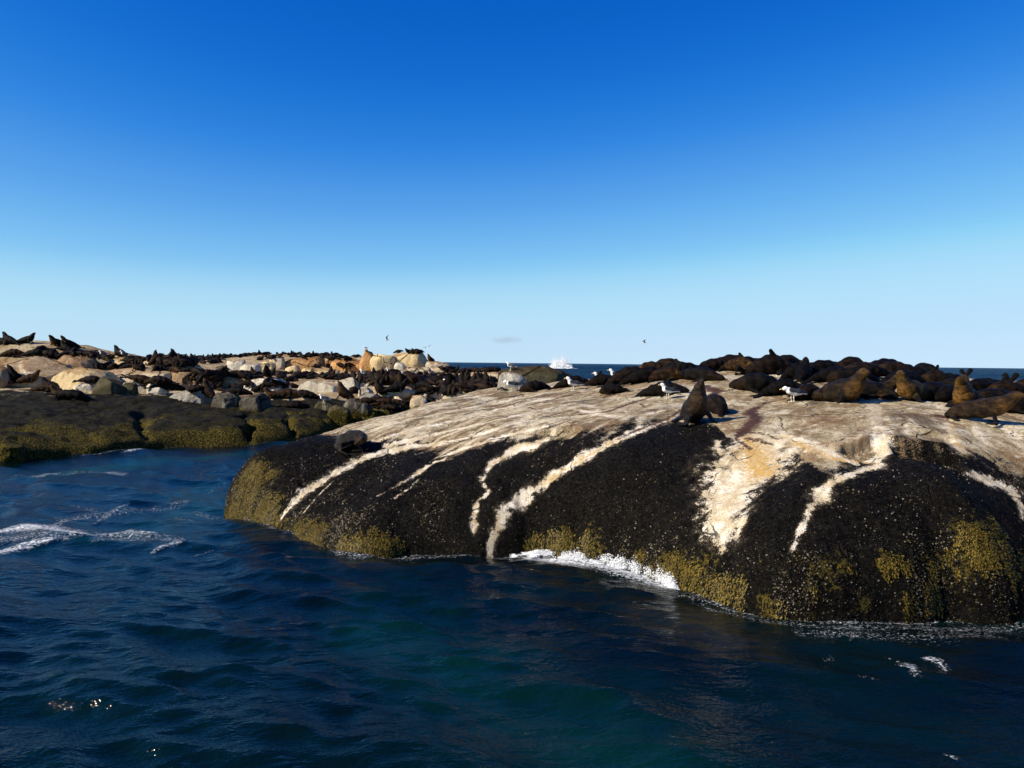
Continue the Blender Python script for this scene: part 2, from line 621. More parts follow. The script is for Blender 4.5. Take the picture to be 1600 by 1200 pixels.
fq = grid_faces(len(rx), len(ry))
keep = (RZ.ravel()[fq] > -0.45).any(1)
v_ = np.stack([GX.ravel(), GY.ravel(), RZ.ravel()], 1)
v_, f_, at_ = compact(v_, fq[keep], dict(guano=guano.ravel(), purple=purple.ravel(), yellow=yellow.ravel(), tan=tan.ravel(),
                                        algae=algae.ravel(), lic=lic.ravel(), lic2=lic2.ravel(), left=(1 - sstep(0.5, 4.5, GX)).ravel()))

m = NT('near_rock')
co = m.coords('Object')
nA = m.noise(14, 5, 0.65, co)
nB = m.noise(2.2, 4, 0.6, co)
nC = m.noise(55, 3, 0.7, co)
licn, lic2n = m.attr('lic'), m.attr('lic2')
# dark mussel and barnacle cover
vo = m.voro(26, co)
cellr = m.n('SeparateColor')
m.set(cellr.inputs[0], vo.outputs['Color'])
spk = m.math('MULTIPLY', m.ramp(vo.outputs['Distance'], 0.34, 0.16), m.ramp(cellr.outputs[0], 0.70, 0.80))
vo2 = m.voro(60, co)
cell2 = m.n('SeparateColor')
m.set(cell2.inputs[0], vo2.outputs['Color'])
spk2 = m.math('MULTIPLY', m.ramp(vo2.outputs['Distance'], 0.4, 0.2), m.ramp(cell2.outputs[1], 0.62, 0.7))
spk2 = m.math('MULTIPLY', spk2, m.ramp(nB, 0.4, 0.62))
dark = m.mix(m.ramp(nA, 0.35, 0.7), (0.0014, 0.0013, 0.0011), (0.0085, 0.0075, 0.006))
dark = m.mix(m.math('MULTIPLY', spk2, 0.5), dark, (0.10, 0.094, 0.08))
dark = m.mix(m.math('MULTIPLY', spk, m.ramp(nC, 0.4, 0.6)), dark, (0.12, 0.11, 0.09))
# dry granite on top
nD = m.noise(30, 4, 0.75, co)
nE = m.noise(0.8, 4, 0.6, co)
lw = m.attr('left')
tanc = m.mix(m.ramp(nB, 0.36, 0.64), (0.200, 0.140, 0.072), (0.37, 0.305, 0.185))
tanc = m.mix(m.ramp(nE, 0.50, 0.64, 0, 0.65), tanc, (0.185, 0.105, 0.05))
tanc = m.mix(m.ramp(nE, 0.50, 0.38, 0, 0.85), tanc, (0.60, 0.54, 0.405))
n8 = m.noise(5.5, 5, 0.7, co)
tanc = m.mix(m.ramp(n8, 0.52, 0.62, 0, 0.7), tanc, (0.13, 0.088, 0.05))
tanc = m.mix(m.ramp(n8, 0.46, 0.38, 0, 0.6), tanc, (0.62, 0.56, 0.43))
lsum = m.math('ADD', m.math('MULTIPLY', licn, m.math('ADD', m.math('MULTIPLY', lw, 0.7), 0.3)), m.math('MULTIPLY', lic2n, 0.7))
tanc = m.mix(m.ramp(lsum, 0.05, 0.7, 0, 0.85), tanc, (0.55, 0.48, 0.345))
tanc = m.mix(m.ramp(lsum, -0.12, -0.7, 0, 0.8), tanc, (0.075, 0.053, 0.034))
tanc = m.mix(m.ramp(nD, 0.52, 0.62, 0, 0.9), tanc, (0.040, 0.031, 0.022))
tanc = m.mix(m.ramp(nC, 0.58, 0.68, 0, 0.55), tanc, (0.60, 0.53, 0.39))
tf = m.math('ADD', m.attr('tan'), m.math('MULTIPLY', m.math('SUBTRACT', nC, 0.5), 1.1))
tf = m.math('ADD', tf, m.math('MULTIPLY', licn, 0.22))
tf = m.math('ADD', tf, m.math('MULTIPLY', m.math('SUBTRACT', n8, 0.5), 1.3))
col = m.mix(m.ramp(tf, 0.40, 0.62), dark, tanc)
# guano streaks
gf = m.math('ADD', m.attr('guano'), m.math('MULTIPLY', m.math('SUBTRACT', nA, 0.5), 0.75))
gf = m.math('ADD', gf, m.math('MULTIPLY', m.math('SUBTRACT', n8, 0.5), 0.5))
gf = m.math('ADD', gf, m.math('MULTIPLY', m.math('SUBTRACT', nC, 0.5), 0.8))
gfac = m.ramp(gf, 0.48, 0.56)
gcol = m.mix(m.ramp(nB, 0.35, 0.7), (0.52, 0.43, 0.28), (0.78, 0.73, 0.62))
gcol = m.mix(m.ramp(nA, 0.5, 0.75, 0, 0.8), gcol, (0.36, 0.27, 0.15))
gcol = m.mix(m.ramp(licn, -0.1, -0.7, 0, 0.5), gcol, (0.24, 0.165, 0.09))
gcol = m.mix(m.ramp(nD, 0.56, 0.64, 0, 0.75), gcol, (0.15, 0.11, 0.065))
gcol = m.mix(m.ramp(nC, 0.57, 0.68, 0, 0.85), gcol, (0.05, 0.04, 0.03))
wash = m.math('ADD', m.attr('guano'), m.math('MULTIPLY', m.math('SUBTRACT', n8, 0.5), 0.9))
wash = m.math('MULTIPLY', m.ramp(wash, 0.2, 0.55, 0, 0.35), m.ramp(nC, 0.44, 0.58))
wash = m.math('MULTIPLY', wash, m.ramp(m.attr('guano'), 0.06, 0.25))
col = m.mix(wash, col, (0.25, 0.20, 0.13))
col = m.mix(gfac, col, gcol)
yf = m.math('ADD', m.attr('yellow'), m.math('MULTIPLY', m.math('SUBTRACT', nA, 0.5), 1.3))
col = m.mix(m.math('MULTIPLY', m.ramp(yf, 0.5, 0.9, 0, 0.85), m.math('MAXIMUM', gfac, m.math('MULTIPLY', m.attr('tan'), 0.6))), col, (0.42, 0.25, 0.055))
pf = m.math('ADD', m.attr('purple'), m.math('MULTIPLY', m.math('SUBTRACT', nA, 0.5), 0.9))
pfac = m.ramp(pf, 0.42, 0.66, 0, 0.95)
col = m.mix(pfac, col, m.mix(nB, (0.022, 0.011, 0.011), (0.085, 0.036, 0.022)))
af = m.math('ADD', m.attr('algae'), m.math('MULTIPLY', m.math('SUBTRACT', m.noise(9, 6, 0.75, co), 0.5), 2.6))
afac = m.ramp(af, 0.52, 0.72)
col = m.mix(afac, col, m.mix(m.ramp(nC, 0.4, 0.65), (0.012, 0.010, 0.002), (0.13, 0.098, 0.018)))
light = m.math('MAXIMUM', m.math('MAXIMUM', gfac, m.ramp(tf, 0.4, 0.62)), afac)
rough = m.math('ADD', m.math('MULTIPLY', light, 0.25), 0.58)
rough = m.math('SUBTRACT', rough, m.math('MULTIPLY', pfac, 0.25))
wv = m.n('VectorMath', operation='ADD')
nz_ = m.n('TexNoise')
nz_.inputs['Scale'].default_value = 0.9
nz_.inputs['Detail'].default_value = 4
m.t.links.new(co, nz_.inputs['Vector'])
m.t.links.new(co, wv.inputs[0])
m.t.links.new(nz_.outputs['Color'], wv.inputs[1])
ck = m.voro(0.55, wv.outputs[0], 'DISTANCE_TO_EDGE').outputs['Distance']
crack = m.math('MULTIPLY', m.ramp(ck, 0.012, 0.003), m.ramp(nB, 0.44, 0.56))
col = m.mix(m.math('MULTIPLY', crack, 0.85), col, (0.012, 0.009, 0.007))
hgt = m.math('ADD', m.math('MULTIPLY', nA, 0.6), m.math('MULTIPLY', nC, 0.5))
hgt = m.math('SUBTRACT', hgt, m.math('MULTIPLY', crack, 0.8))
hgt = m.math('ADD', hgt, m.math('MULTIPLY', spk, 0.5))
hgt = m.math('ADD', hgt, m.math('MULTIPLY', licn, 0.05))
m.fin(Base_Color=col, Roughness=rough, Normal=m.bump(hgt, 1.0, 0.04), Specular_IOR_Level=m.math('ADD', m.math('MULTIPLY', light, 0.06), 0.03))
MAT_ROCK = m.m
near = link('near_rock', np_mesh('near_rock', v_, f_, attrs=at_, mats=[MAT_ROCK]), kind='structure')

# ------------------------------------------------------------------ far island: shape
shore = [(-260, 735), (-120, 728), (-40, 725), (30, 716), (90, 711), (150, 708), (230, 700), (300, 697), (378, 697), (470, 692), (530, 682), (570, 672), (620, 660)]
sp = at_water(*np.array(shore, float).T)[:, :2]
ISLE_POLY = chaikin(np.array(list(map(tuple, sp)) + [(-5, 50), (-1.5, 54), (2.5, 60), (5, 70), (5, 84), (1, 100), (-6, 118), (-18, 146), (-45, 165), (-85, 168), (-125, 150), (-125, 60), (-70, 34)]), 1)
ix = np.concatenate([np.arange(-122, -32, 0.5), np.arange(-32, 9, 0.13)])
iy = np.concatenate([np.arange(27, 64, 0.13), np.arange(64, 172, 0.4)])
IX, IY = np.meshgrid(ix, iy, indexing='ij')
IS = poly_sd(ISLE_POLY, IX, IY) + 0.35 * fbm2(IX * 0.35, IY * 0.35, 3, 2)
ic = [(-200, 628, 40), (-100, 627, 40), (0, 627, 40.5), (80, 627, 41), (160, 628, 41.5), (240, 634, 41.5), (320, 642, 41), (400, 652, 40.5), (480, 654, 41), (540, 655, 42),
      (600, 648, 45), (660, 632, 50),
      (-100, 608, 45), (0, 606, 45), (100, 612, 45), (200, 618, 45.5), (300, 624, 45), (400, 628, 45), (500, 630, 45), (580, 628, 47), (650, 618, 51),
      (0, 601, 50), (100, 605, 50), (200, 609, 50), (300, 611, 50), (400, 612, 50), (500, 614, 50), (600, 606, 53), (700, 602, 57), (760, 604, 55),
      (-150, 540, 55), (0, 542, 54.5), (50, 541, 54.5), (100, 545, 55), (150, 553, 56), (200, 558, 57.5), (250, 568, 60), (300, 581, 58), (350, 592, 57), (420, 598, 58), (520, 599, 58), (620, 596, 60),
      (0, 552, 75), (100, 556, 75), (200, 562, 78), (260, 566, 80), (330, 588, 75), (420, 591, 76), (520, 592, 76), (620, 592, 78), (700, 592, 80), (760, 589, 82),
      (250, 563, 110), (300, 570, 100), (350, 580, 95), (430, 584, 92), (520, 585, 92), (600, 585, 92), (700, 583, 100), (750, 580, 100),
      (200, 561, 130), (280, 561, 128), (350, 558.5, 130), (430, 554, 140), (500, 556, 140), (560, 557.5, 135), (640, 560, 128), (690, 572, 122), (0, 556, 130), (-100, 555, 130)]
ip = at_depth(*np.array(ic, float).T)
ip = np.concatenate([ip, [(-60, 160, 2.5), (-30, 152, 3.0), (-100, 145, 3), (-12, 112, 2.6), (2, 75, 2.0), (3, 88, 2.0), (-90, 60, 4.2)]])
iz = np.clip(ip[:, 2], 0.8, 6.5)
ITPS = tps_fit(ip[:, :2], iz, 2.0)
sub = (slice(None, None, 3), slice(None, None, 3))
cz = Field(ix[::3], iy[::3], np.clip(tps_eval(ITPS, IX[sub], IY[sub]), 0.6, 6.6))
IT = cz(IX, IY)
iw = 1.5 + 1.2 * sstep(50, 70, IY)
IZ = IT * dome(IS, iw)
IZ = np.where(IS < 0, IS * 1.5, IZ)
ia = sstep(-0.1, 0.8, IS)
IZ += ia * (0.22 * fbm2(IX * 0.35, IY * 0.35, 4, 3) * (0.3 + 0.7 * sstep(43, 52, IY)) + 0.09 * fbm2(IX * 1.3, IY * 1.3, 3, 4))
# broken blocks: clefts that run down to the water
for (px, w, dep) in ((383, 0.17, 1.3), (457, 0.13, 0.9), (517, 0.14, 0.8), (228, 0.3, 0.35)):
    xc = (px - 800) / F_PX * IY + 0.55 * fbm2(IY * 0.7, IX * 0 + px, 2, 1)
    IZ -= dep * np.exp(-((IX - xc) / w) ** 2) * (1 - sstep(39.5, 43, IY)) * ia
# weed-covered lower faces are lumpy
lowi = (1 - sstep(0.9, 1.9, IZ)) * ia
IZ += lowi * 0.10 * fbm2(IX * 3.1, IY * 3.1, 3, 6)
shelf = (1 - sstep(44, 48, IY)) * ia
IZ += shelf * (0.34 * fbm2(IX * 0.22 + 3, IY * 0.5, 3, 5) + 0.16 * fbm2(IX * 0.8, IY * 1.2, 3, 7))
IZ -= shelf * 0.12 * (1 - sstep(0, 0.07, np.abs(fbm2(IX * 0.5 + IY * 0.25, IY * 0.9, 2, 2))))
isle = Field(ix, iy, IZ)
fi = grid_faces(len(ix), len(iy))
keep = (IZ.ravel()[fi] > -0.4).any(1)
v_ = np.stack([IX.ravel(), IY.ravel(), IZ.ravel()], 1)
v_, f_, at_ = compact(v_, fi[keep], dict(h=(IZ + 0.9 * sstep(44.5, 49, IY)).ravel()))

m = NT('island_rock')
co = m.coords('Object')
nA = m.noise(3.2, 5, 0.65, co)
nB = m.noise(0.55, 4, 0.6, co)
nC = m.noise(17, 3, 0.7, co)
zz = m.attr('h')
zz = m.math('ADD', zz, m.math('MULTIPLY', m.math('SUBTRACT', nB, 0.5), 2.6))
zz = m.math('ADD', zz, m.math('MULTIPLY', m.math('SUBTRACT', nA, 0.5), 0.5))
weed = m.mix(m.ramp(nC, 0.44, 0.62), (0.006, 0.006, 0.002), (0.125, 0.095, 0.014))
darkr = m.mix(m.ramp(nA, 0.3, 0.7), (0.0028, 0.0029, 0.0020), (0.024, 0.022, 0.013))
darkr = m.mix(m.ramp(nB, 0.52, 0.66, 0, 0.6), darkr, m.mix(m.ramp(nC, 0.44, 0.62), (0.006, 0.006, 0.002), (0.055, 0.046, 0.012)))
darkr = m.mix(m.ramp(nC, 0.62, 0.74, 0, 0.5), darkr, (0.09, 0.08, 0.06))
pale = m.mix(m.ramp(nB, 0.35, 0.65), (0.27, 0.175, 0.085), (0.44, 0.36, 0.22))
pale = m.mix(m.ramp(nA, 0.54, 0.66, 0, 0.8), pale, (0.055, 0.040, 0.028))
pale = m.mix(m.ramp(nC, 0.56, 0.7, 0, 0.6), pale, (0.12, 0.09, 0.06))
col = m.mix(m.ramp(zz, 0.75, 1.0), weed, darkr)
col = m.mix(m.ramp(zz, 2.15, 2.6), col, pale)
hgt = m.math('ADD', nA, m.math('MULTIPLY', nC, 0.5))
m.fin(Base_Color=col, Roughness=0.75, Normal=m.bump(hgt, 1.0, 0.16), Specular_IOR_Level=0.06)
link('far_island', np_mesh('far_island', v_, f_, attrs=at_, mats=[m.m]), kind='structure')

# ------------------------------------------------------------------ sea
dense = np.arange(-0.80, 0.8001, 0.0042)
theta = np.concatenate([np.linspace(-math.pi, -0.84, 60), dense, np.linspace(0.84, math.pi, 60)])
r1 = 3.2 * np.exp(np.arange(0, math.log(60 / 3.2), 0.0042))
r2 = 60 * np.exp(np.arange(0.012, math.log(60000 / 60), 0.022))
rr = np.concatenate([[0.01, 1.0, 2.0, 2.7], r1, r2])
TH, RR = np.meshgrid(theta, rr, indexing='ij')
X0, Y0 = RR * np.sin(TH), RR * np.cos(TH)
drr = np.maximum(np.gradient(rr), 1e-3)
dth = np.gradient(theta)
SPC = np.maximum(drr[None, :], dth[:, None] * rr[None, :])
WX, WY, WZ = X0.copy(), Y0.copy(), np.zeros_like(X0)
wr = np.random.RandomState(5)
ncomp = 64
gust = 0.75 + 0.5 * fbm2(X0 * 0.12, Y0 * 0.12, 2, 4)
lee = 0.80 + 0.20 * sstep(2.5, -3, X0)            # the rock shelters the water close by on the right
lee = np.maximum(lee, sstep(60, 120, RR))
for k in range(ncomp):
    lam = 0.30 * (9.0 / 0.30) ** ((k + wr.rand()) / ncomp)
    ang = math.radians(62) + wr.randn() * (0.55 if lam < 2 else 0.38)
    kx, ky = math.cos(ang), math.sin(ang)
    kk = 2 * math.pi / lam
    a = (0.0086 if lam < 1.2 else 0.0056 if lam < 2.6 else 0.0028) * lam ** 0.95 * (0.5 + wr.rand())
    att = np.clip((lam / SPC - 3) / 4, 0, 1) * lee
    if lam < 1.5:
        att = att * gust
    ph = kk * (kx * X0 + ky * Y0) + wr.rand() * 6.283 + 1.1 * fbm2(X0 * 0.55 / lam ** 0.5, Y0 * 0.55 / lam ** 0.5, 2, k)
    WZ += att * a * np.sin(ph)
    WX += att * a * 0.6 * kx * np.cos(ph)
    WY += att * a * 0.6 * ky * np.cos(ph)
for k in range(10):                                 # ocean swell beyond the islands
    lam = 14 * 1.35 ** k
    ang = math.radians(80) + wr.randn() * 0.3
    kk = 2 * math.pi / lam
    a = 0.012 * lam
    att = np.clip((lam / SPC - 3) / 4, 0, 1) * sstep(90, 200, RR)
    WZ += att * a * 0.5 * np.sin(kk * (math.cos(ang) * X0 + math.sin(ang) * Y0) + wr.rand() * 6.28)

foam = np.zeros_like(X0)
teal = np.zeros_like(X0)
brown = np.zeros_like(X0)


def water_stroke(pts, arr, amount=1.0, lift=0.0):
    global WZ
    pts = np.array(pts, float)
    n = 14
    P = []
    for a, b in zip(pts[:-1], pts[1:]):
        for k in range(n):
            c = a + (b - a) * k / n
            q = at_water(c[0], c[1])
            P.append((q[0], q[1], c[2] * 0.5 * q[1] / F_PX * 3.4, c[2]))
    best = np.full(X0.shape, -9.0)
    P = np.array(P)
    pad = P[:, 2].max() * 3 + 1
    sel = np.nonzero((X0 > P[:, 0].min() - pad) & (X0 < P[:, 0].max() + pad) & (Y0 > P[:, 1].min() - pad) & (Y0 < P[:, 1].max() + pad))
    xs, ys = X0[sel], Y0[sel]
    bs = np.full(xs.shape, -9.0)
    for (a, b, w, _) in P:
        # foam lies flat: a patch seen w pixels tall is much longer on the water
        bs = np.maximum(bs, 1 - np.hypot((xs - a) * 1.0, (ys - b) * 0.42) / w)
    best[sel] = bs
    g = np.clip(best + 0.22, 0, 1)
    if lift:
        WZ += lift * 0.6 * sstep(0.1, 1.1, g)
    arr[...] = np.maximum(arr, g * amount)


for pts, amt, lift in (
        ([(-40, 872, 16), (0, 864, 16), (40, 855, 14), (85, 850, 6)], 0.95, 0.12),
        ([(-20, 834, 12), (30, 824, 14), (80, 828, 16), (140, 838, 14)], 0.95, 0.06),
        ([(85, 822, 10), (105, 810, 10), (130, 806, 8)], 0.75, 0.03),
        ([(0, 846, 8), (60, 842, 10), (110, 846, 8)], 0.7, 0.0),
        ([(150, 846, 7), (200, 842, 8), (236, 846, 6)], 0.66, 0.0),
        ([(110, 790, 5), (140, 796, 6), (170, 806, 6)], 0.6, 0.0),
        ([(270, 808, 5), (310, 816, 6)], 0.6, 0.0),
        ([(130, 712, 4), (190, 706, 5), (260, 702, 4)], 0.66, 0.0),
        ([(300, 864, 4), (330, 858, 5)], 0.6, 0.0),
        ([(-20, 846, 26), (80, 836, 28), (190, 832, 22), (280, 846, 14)], 0.66, 0.0),
        ([(100, 806, 14), (180, 800, 16), (290, 792, 12)], 0.60, 0.0),
        ([(30, 744, 10), (90, 740, 12), (190, 736, 10)], 0.62, 0.0),
        ([(150, 812, 5), (178, 798, 7), (192, 792, 6)], 0.75, 0.04),
        ([(160, 832, 5), (196, 826, 9), (240, 836, 6)], 0.85, 0.06),
        ([(240, 860, 5), (270, 852, 7), (285, 848, 6)], 0.85, 0.04),
        ([(275, 790, 8), (290, 788, 8)], 0.7, 0.04),
        ([(60, 745, 9), (85, 738, 9)], 0.8, 0.03),
        ([(170, 736, 6), (195, 738, 7)], 0.75, 0.03),
        ([(20, 746, 5), (40, 742, 5)], 0.6, 0.0),
        ([(200, 708, 7), (216, 706, 9)], 0.85, 0.04),
        ([(300, 800, 6), (340, 808, 8), (365, 815, 9)], 0.62, 0.0),
        ([(320, 770, 4), (345, 760, 5)], 0.6, 0.0),
        ([(500, 852, 6), (560, 870, 8), (640, 868, 7), (700, 866, 6), (770, 870, 7), (830, 868, 12)], 0.66, 0.0),
        ([(830, 868, 16), (880, 872, 20), (950, 886, 22), (1010, 902, 20), (1050, 918, 12)], 1.0, 0.05),
        ([(1050, 922, 8), (1120, 950, 8), (1200, 970, 9), (1300, 984, 10), (1400, 982, 12), (1500, 980, 14), (1600, 968, 16)], 0.62, 0.0),
        ([(1560, 950, 14), (1595, 945, 18)], 0.95, 0.04),
        ([(1250, 990, 12), (1350, 998, 14), (1450, 1000, 16), (1560, 990, 18)], 0.60, 0.0),
        ([(1410, 1050, 8), (1425, 1045, 10), (1430, 1065, 8)], 0.75, 0.03),
        ([(1450, 1034, 6), (1470, 1036, 8), (1474, 1048, 5)], 0.85, 0.03),
        ([(1390, 1030, 5), (1420, 1046, 6)], 0.66, 0.0),
        ([(1340, 1062, 5), (1375, 1064, 6)], 0.58, 0.0),
        ([(1480, 1176, 6), (1500, 1184, 8)], 0.70, 0.03),
        ([(1290, 1030, 6), (1300, 1028, 6)], 0.62, 0.0)):
    water_stroke(pts, foam, amt * 0.80, lift)
sr = poly_sd(ROCK_POLY, X0, Y0)
isd = poly_sd(ISLE_POLY, X0, Y0)
foam = np.maximum(foam, 0.60 * np.exp(-np.abs(sr) / 0.30) * (Y0 < 30))
foam = np.maximum(foam, 0.52 * np.exp(-np.abs(isd) / 0.6) * (Y0 < 60))
water_stroke([(90, 740, 18), (200, 726, 20), (300, 718, 18), (390, 706, 12)], teal, 1.0)
water_stroke([(300, 760, 24), (330, 790, 30), (250, 820, 30), (60, 850, 26)], teal, 0.55)
water_stroke([(560, 960, 40), (700, 1050, 70), (800, 1150, 80), (1100, 1190, 80)], teal, 0.42)
water_stroke([(1000, 960, 26), (1090, 985, 32), (1180, 1010, 26)], brown, 1.0)
water_stroke([(540, 880, 16), (640, 878, 16)], brown, 0.7)
# surf where the swell meets the outer reefs
for (px, d, w, h) in ((885, 300, 20, 1.0), (1000, 420, 40, 0.8), (960, 200, 16, 0.8), (250, 240, 10, 0.9), (740, 170, 10, 0.6)):
    q = at_depth(px, 570, d)
    foam = np.maximum(foam, h * np.exp(-((X0 - q[0]) / w) ** 2 - ((Y0 - q[1]) / (w * 0.25)) ** 2))

fs = grid_faces(len(theta), len(rr))
m = NT('sea_water')
co = m.coords('Object', (1, 1, 1))
ft, tt, bt = m.attr('foam'), m.attr('teal'), m.attr('brown')
n1 = m.noise(0.35, 3, 0.6, co)
n2 = m.noise(2.6, 4, 0.62, m.coords('Object', (0.75, 1.3, 1), (0, 0, math.radians(-26))))
n3 = m.noise(9.0, 3, 0.6, m.coords('Object', (0.6, 1.5, 1), (0, 0, math.radians(-24))))
n4 = m.noise(3.6, 5, 0.7, m.coords('Object', (0.8, 1.1, 1)), 1.8)
n5 = m.noise(22, 3, 0.7, co)
deep = m.mix(m.ramp(n1, 0.35, 0.65), (0.0003, 0.0024, 0.0028), (0.0006, 0.0062, 0.0066))
body = m.mix(m.math('MULTIPLY', tt, m.ramp(n1, 0.2, 0.7, 0.35, 1.0)), deep, (0.0012, 0.026, 0.023))
body = m.mix(m.math('MULTIPLY', bt, m.ramp(n2, 0.35, 0.65, 0, 0.8)), body, (0.016, 0.014, 0.007))
ridge = m.math('SUBTRACT', 1.0, m.math('MULTIPLY', m.math('ABSOLUTE', m.math('SUBTRACT', n4, 0.5)), 7.0))
lace = m.math('ADD', m.math('MULTIPLY', ridge, 0.46), m.math('MULTIPLY', m.math('SUBTRACT', n5, 0.5), 1.3))
ff = m.math('ADD', ft, lace)
ffac = m.math('MULTIPLY', m.ramp(ff, 0.84, 1.22), m.ramp(ft, 0.10, 0.5))
col = m.mix(ffac, body, (0.78, 0.82, 0.84))
rough = m.math('ADD', m.math('ADD', m.math('MULTIPLY', ffac, 0.7), 0.075), m.math('MULTIPLY', m.attr('far'), 0.30))
hh = m.math('ADD', m.math('MULTIPLY', n2, 0.9), m.math('MULTIPLY', n3, 0.36))
hh = m.math('ADD', hh, m.math('MULTIPLY', ffac, 0.35))
n6 = m.noise(0.30, 4, 0.6, m.coords('Object', (0.6, 1.2, 1)))
nb = m.bump(m.math('MULTIPLY', n6, m.attr('far')), 1.0, 2.2)
n7 = m.noise(26, 2, 0.6, m.coords('Object', (0.55, 1.5, 1), (0, 0, math.radians(-24))))
hh = m.math('ADD', hh, m.math('MULTIPLY', n7, 0.11))
m.fin(Base_Color=col, Roughness=rough, IOR=1.333, Specular_IOR_Level=0.28, Normal=m.bump(hh, 0.9, 0.06, nb))
v_ = np.stack([WX.ravel(), WY.ravel(), WZ.ravel()], 1)
link('sea', np_mesh('sea', v_, fs, attrs=dict(far=sstep(40, 160, RR).ravel(), foam=foam.ravel(), teal=teal.ravel(), brown=brown.ravel()), mats=[m.m]), kind='structure')

# ------------------------------------------------------------------ boulders and ledges
def ico(sub):
    bm = bmesh.new()
    bmesh.ops.create_icosphere(bm, subdivisions=sub, radius=1.0)
    v = np.array([q.co[:] for q in bm.verts])
    f = np.array([[q.index for q in t.verts] for t in bm.faces])
    bm.free()
    return v, f


ICO = {k: ico(k) for k in (1, 2, 4, 5)}

m = NT('boulder_granite')
oi = m.n('ObjectInfo')
tc = m.n('TexCoord')
geo = m.n('NewGeometry')
co = geo.outputs['Position']
mp = m.n('Mapping')
mp.inputs['Scale'].default_value = (1.0, 1.0, 0.16)
m.t.links.new(co, mp.inputs['Vector'])
drip = m.noise(2.6, 4, 0.6, mp.outputs['Vector'])
nA = m.noise(2.4, 5, 0.65, co)
nC = m.noise(15, 3, 0.7, co)
sn = m.n('SeparateXYZ')
m.t.links.new(geo.outputs['Normal'], sn.inputs[0])
base = oi.outputs['Color']
c1 = m.mix(m.ramp(drip, 0.50, 0.68, 0, 0.75), base, m.mix(0.55, base, (0.22, 0.10, 0.03), 'MULTIPLY'))
c1 = m.mix(m.ramp(drip, 0.44, 0.30, 0, 0.5), c1, m.mix(0.5, base, (0.8, 0.75, 0.62)))
top = m.math('ADD', sn.outputs['Z'], m.math('MULTIPLY', m.math('SUBTRACT', nA, 0.5), 0.9))
c1 = m.mix(m.ramp(top, 0.62, 0.95, 0, 0.7), c1, m.mix(1.0, base, (0.42, 0.30, 0.20), 'MULTIPLY'))
c1 = m.mix(m.ramp(nA, 0.56, 0.70, 0, 0.65), c1, m.mix(1.0, base, (0.25, 0.20, 0.15), 'MULTIPLY'))
c1 = m.mix(m.ramp(nC, 0.54, 0.68, 0, 0.5), c1, m.mix(1.0, base, (0.3, 0.25, 0.2), 'MULTIPLY'))
wv = m.n('VectorMath', operation='ADD')
nz_ = m.n('TexNoise')
nz_.inputs['Scale'].default_value = 0.7
nz_.inputs['Detail'].default_value = 4
m.t.links.new(co, nz_.inputs['Vector'])
m.t.links.new(co, wv.inputs[0])
m.t.links.new(nz_.outputs['Color'], wv.inputs[1])
ck = m.voro(0.27, wv.outputs[0], 'DISTANCE_TO_EDGE').outputs['Distance']
crack = m.math('MULTIPLY', m.ramp(ck, 0.02, 0.005), m.ramp(nA, 0.42, 0.52))
c1 = m.mix(m.math('MULTIPLY', crack, 0.9), c1, (0.012, 0.009, 0.007))
# weed grows on what stands in the splash zone
sz = m.n('SeparateXYZ')
m.t.links.new(co, sz.inputs[0])
wz = m.math('ADD', sz.outputs['Z'], m.math('MULTIPLY', m.math('SUBTRACT', nA, 0.5), 1.2))
c1 = m.mix(m.ramp(wz, 1.5, 1.1), c1, m.mix(m.ramp(nC, 0.4, 0.64), (0.006, 0.006, 0.002), (0.125, 0.095, 0.014)))
m.fin(Base_Color=c1, Roughness=0.85, Specular_IOR_Level=0.06, Normal=m.bump(m.math('SUBTRACT', m.math('ADD', nA, m.math('MULTIPLY', nC, 0.5)), crack), 1.0, 0.15))
MAT_BOULDER = m.m

TONE = dict(white=(0.58, 0.53, 0.42), pale=(0.54, 0.44, 0.29), tan=(0.30, 0.20, 0.115), orange=(0.44, 0.25, 0.10), cream=(0.56, 0.44, 0.24),
            grey=(0.085, 0.077, 0.06), dark=(0.015, 0.014, 0.011), olive=(0.075, 0.066, 0.036), greywhite=(0.32, 0.30, 0.255))


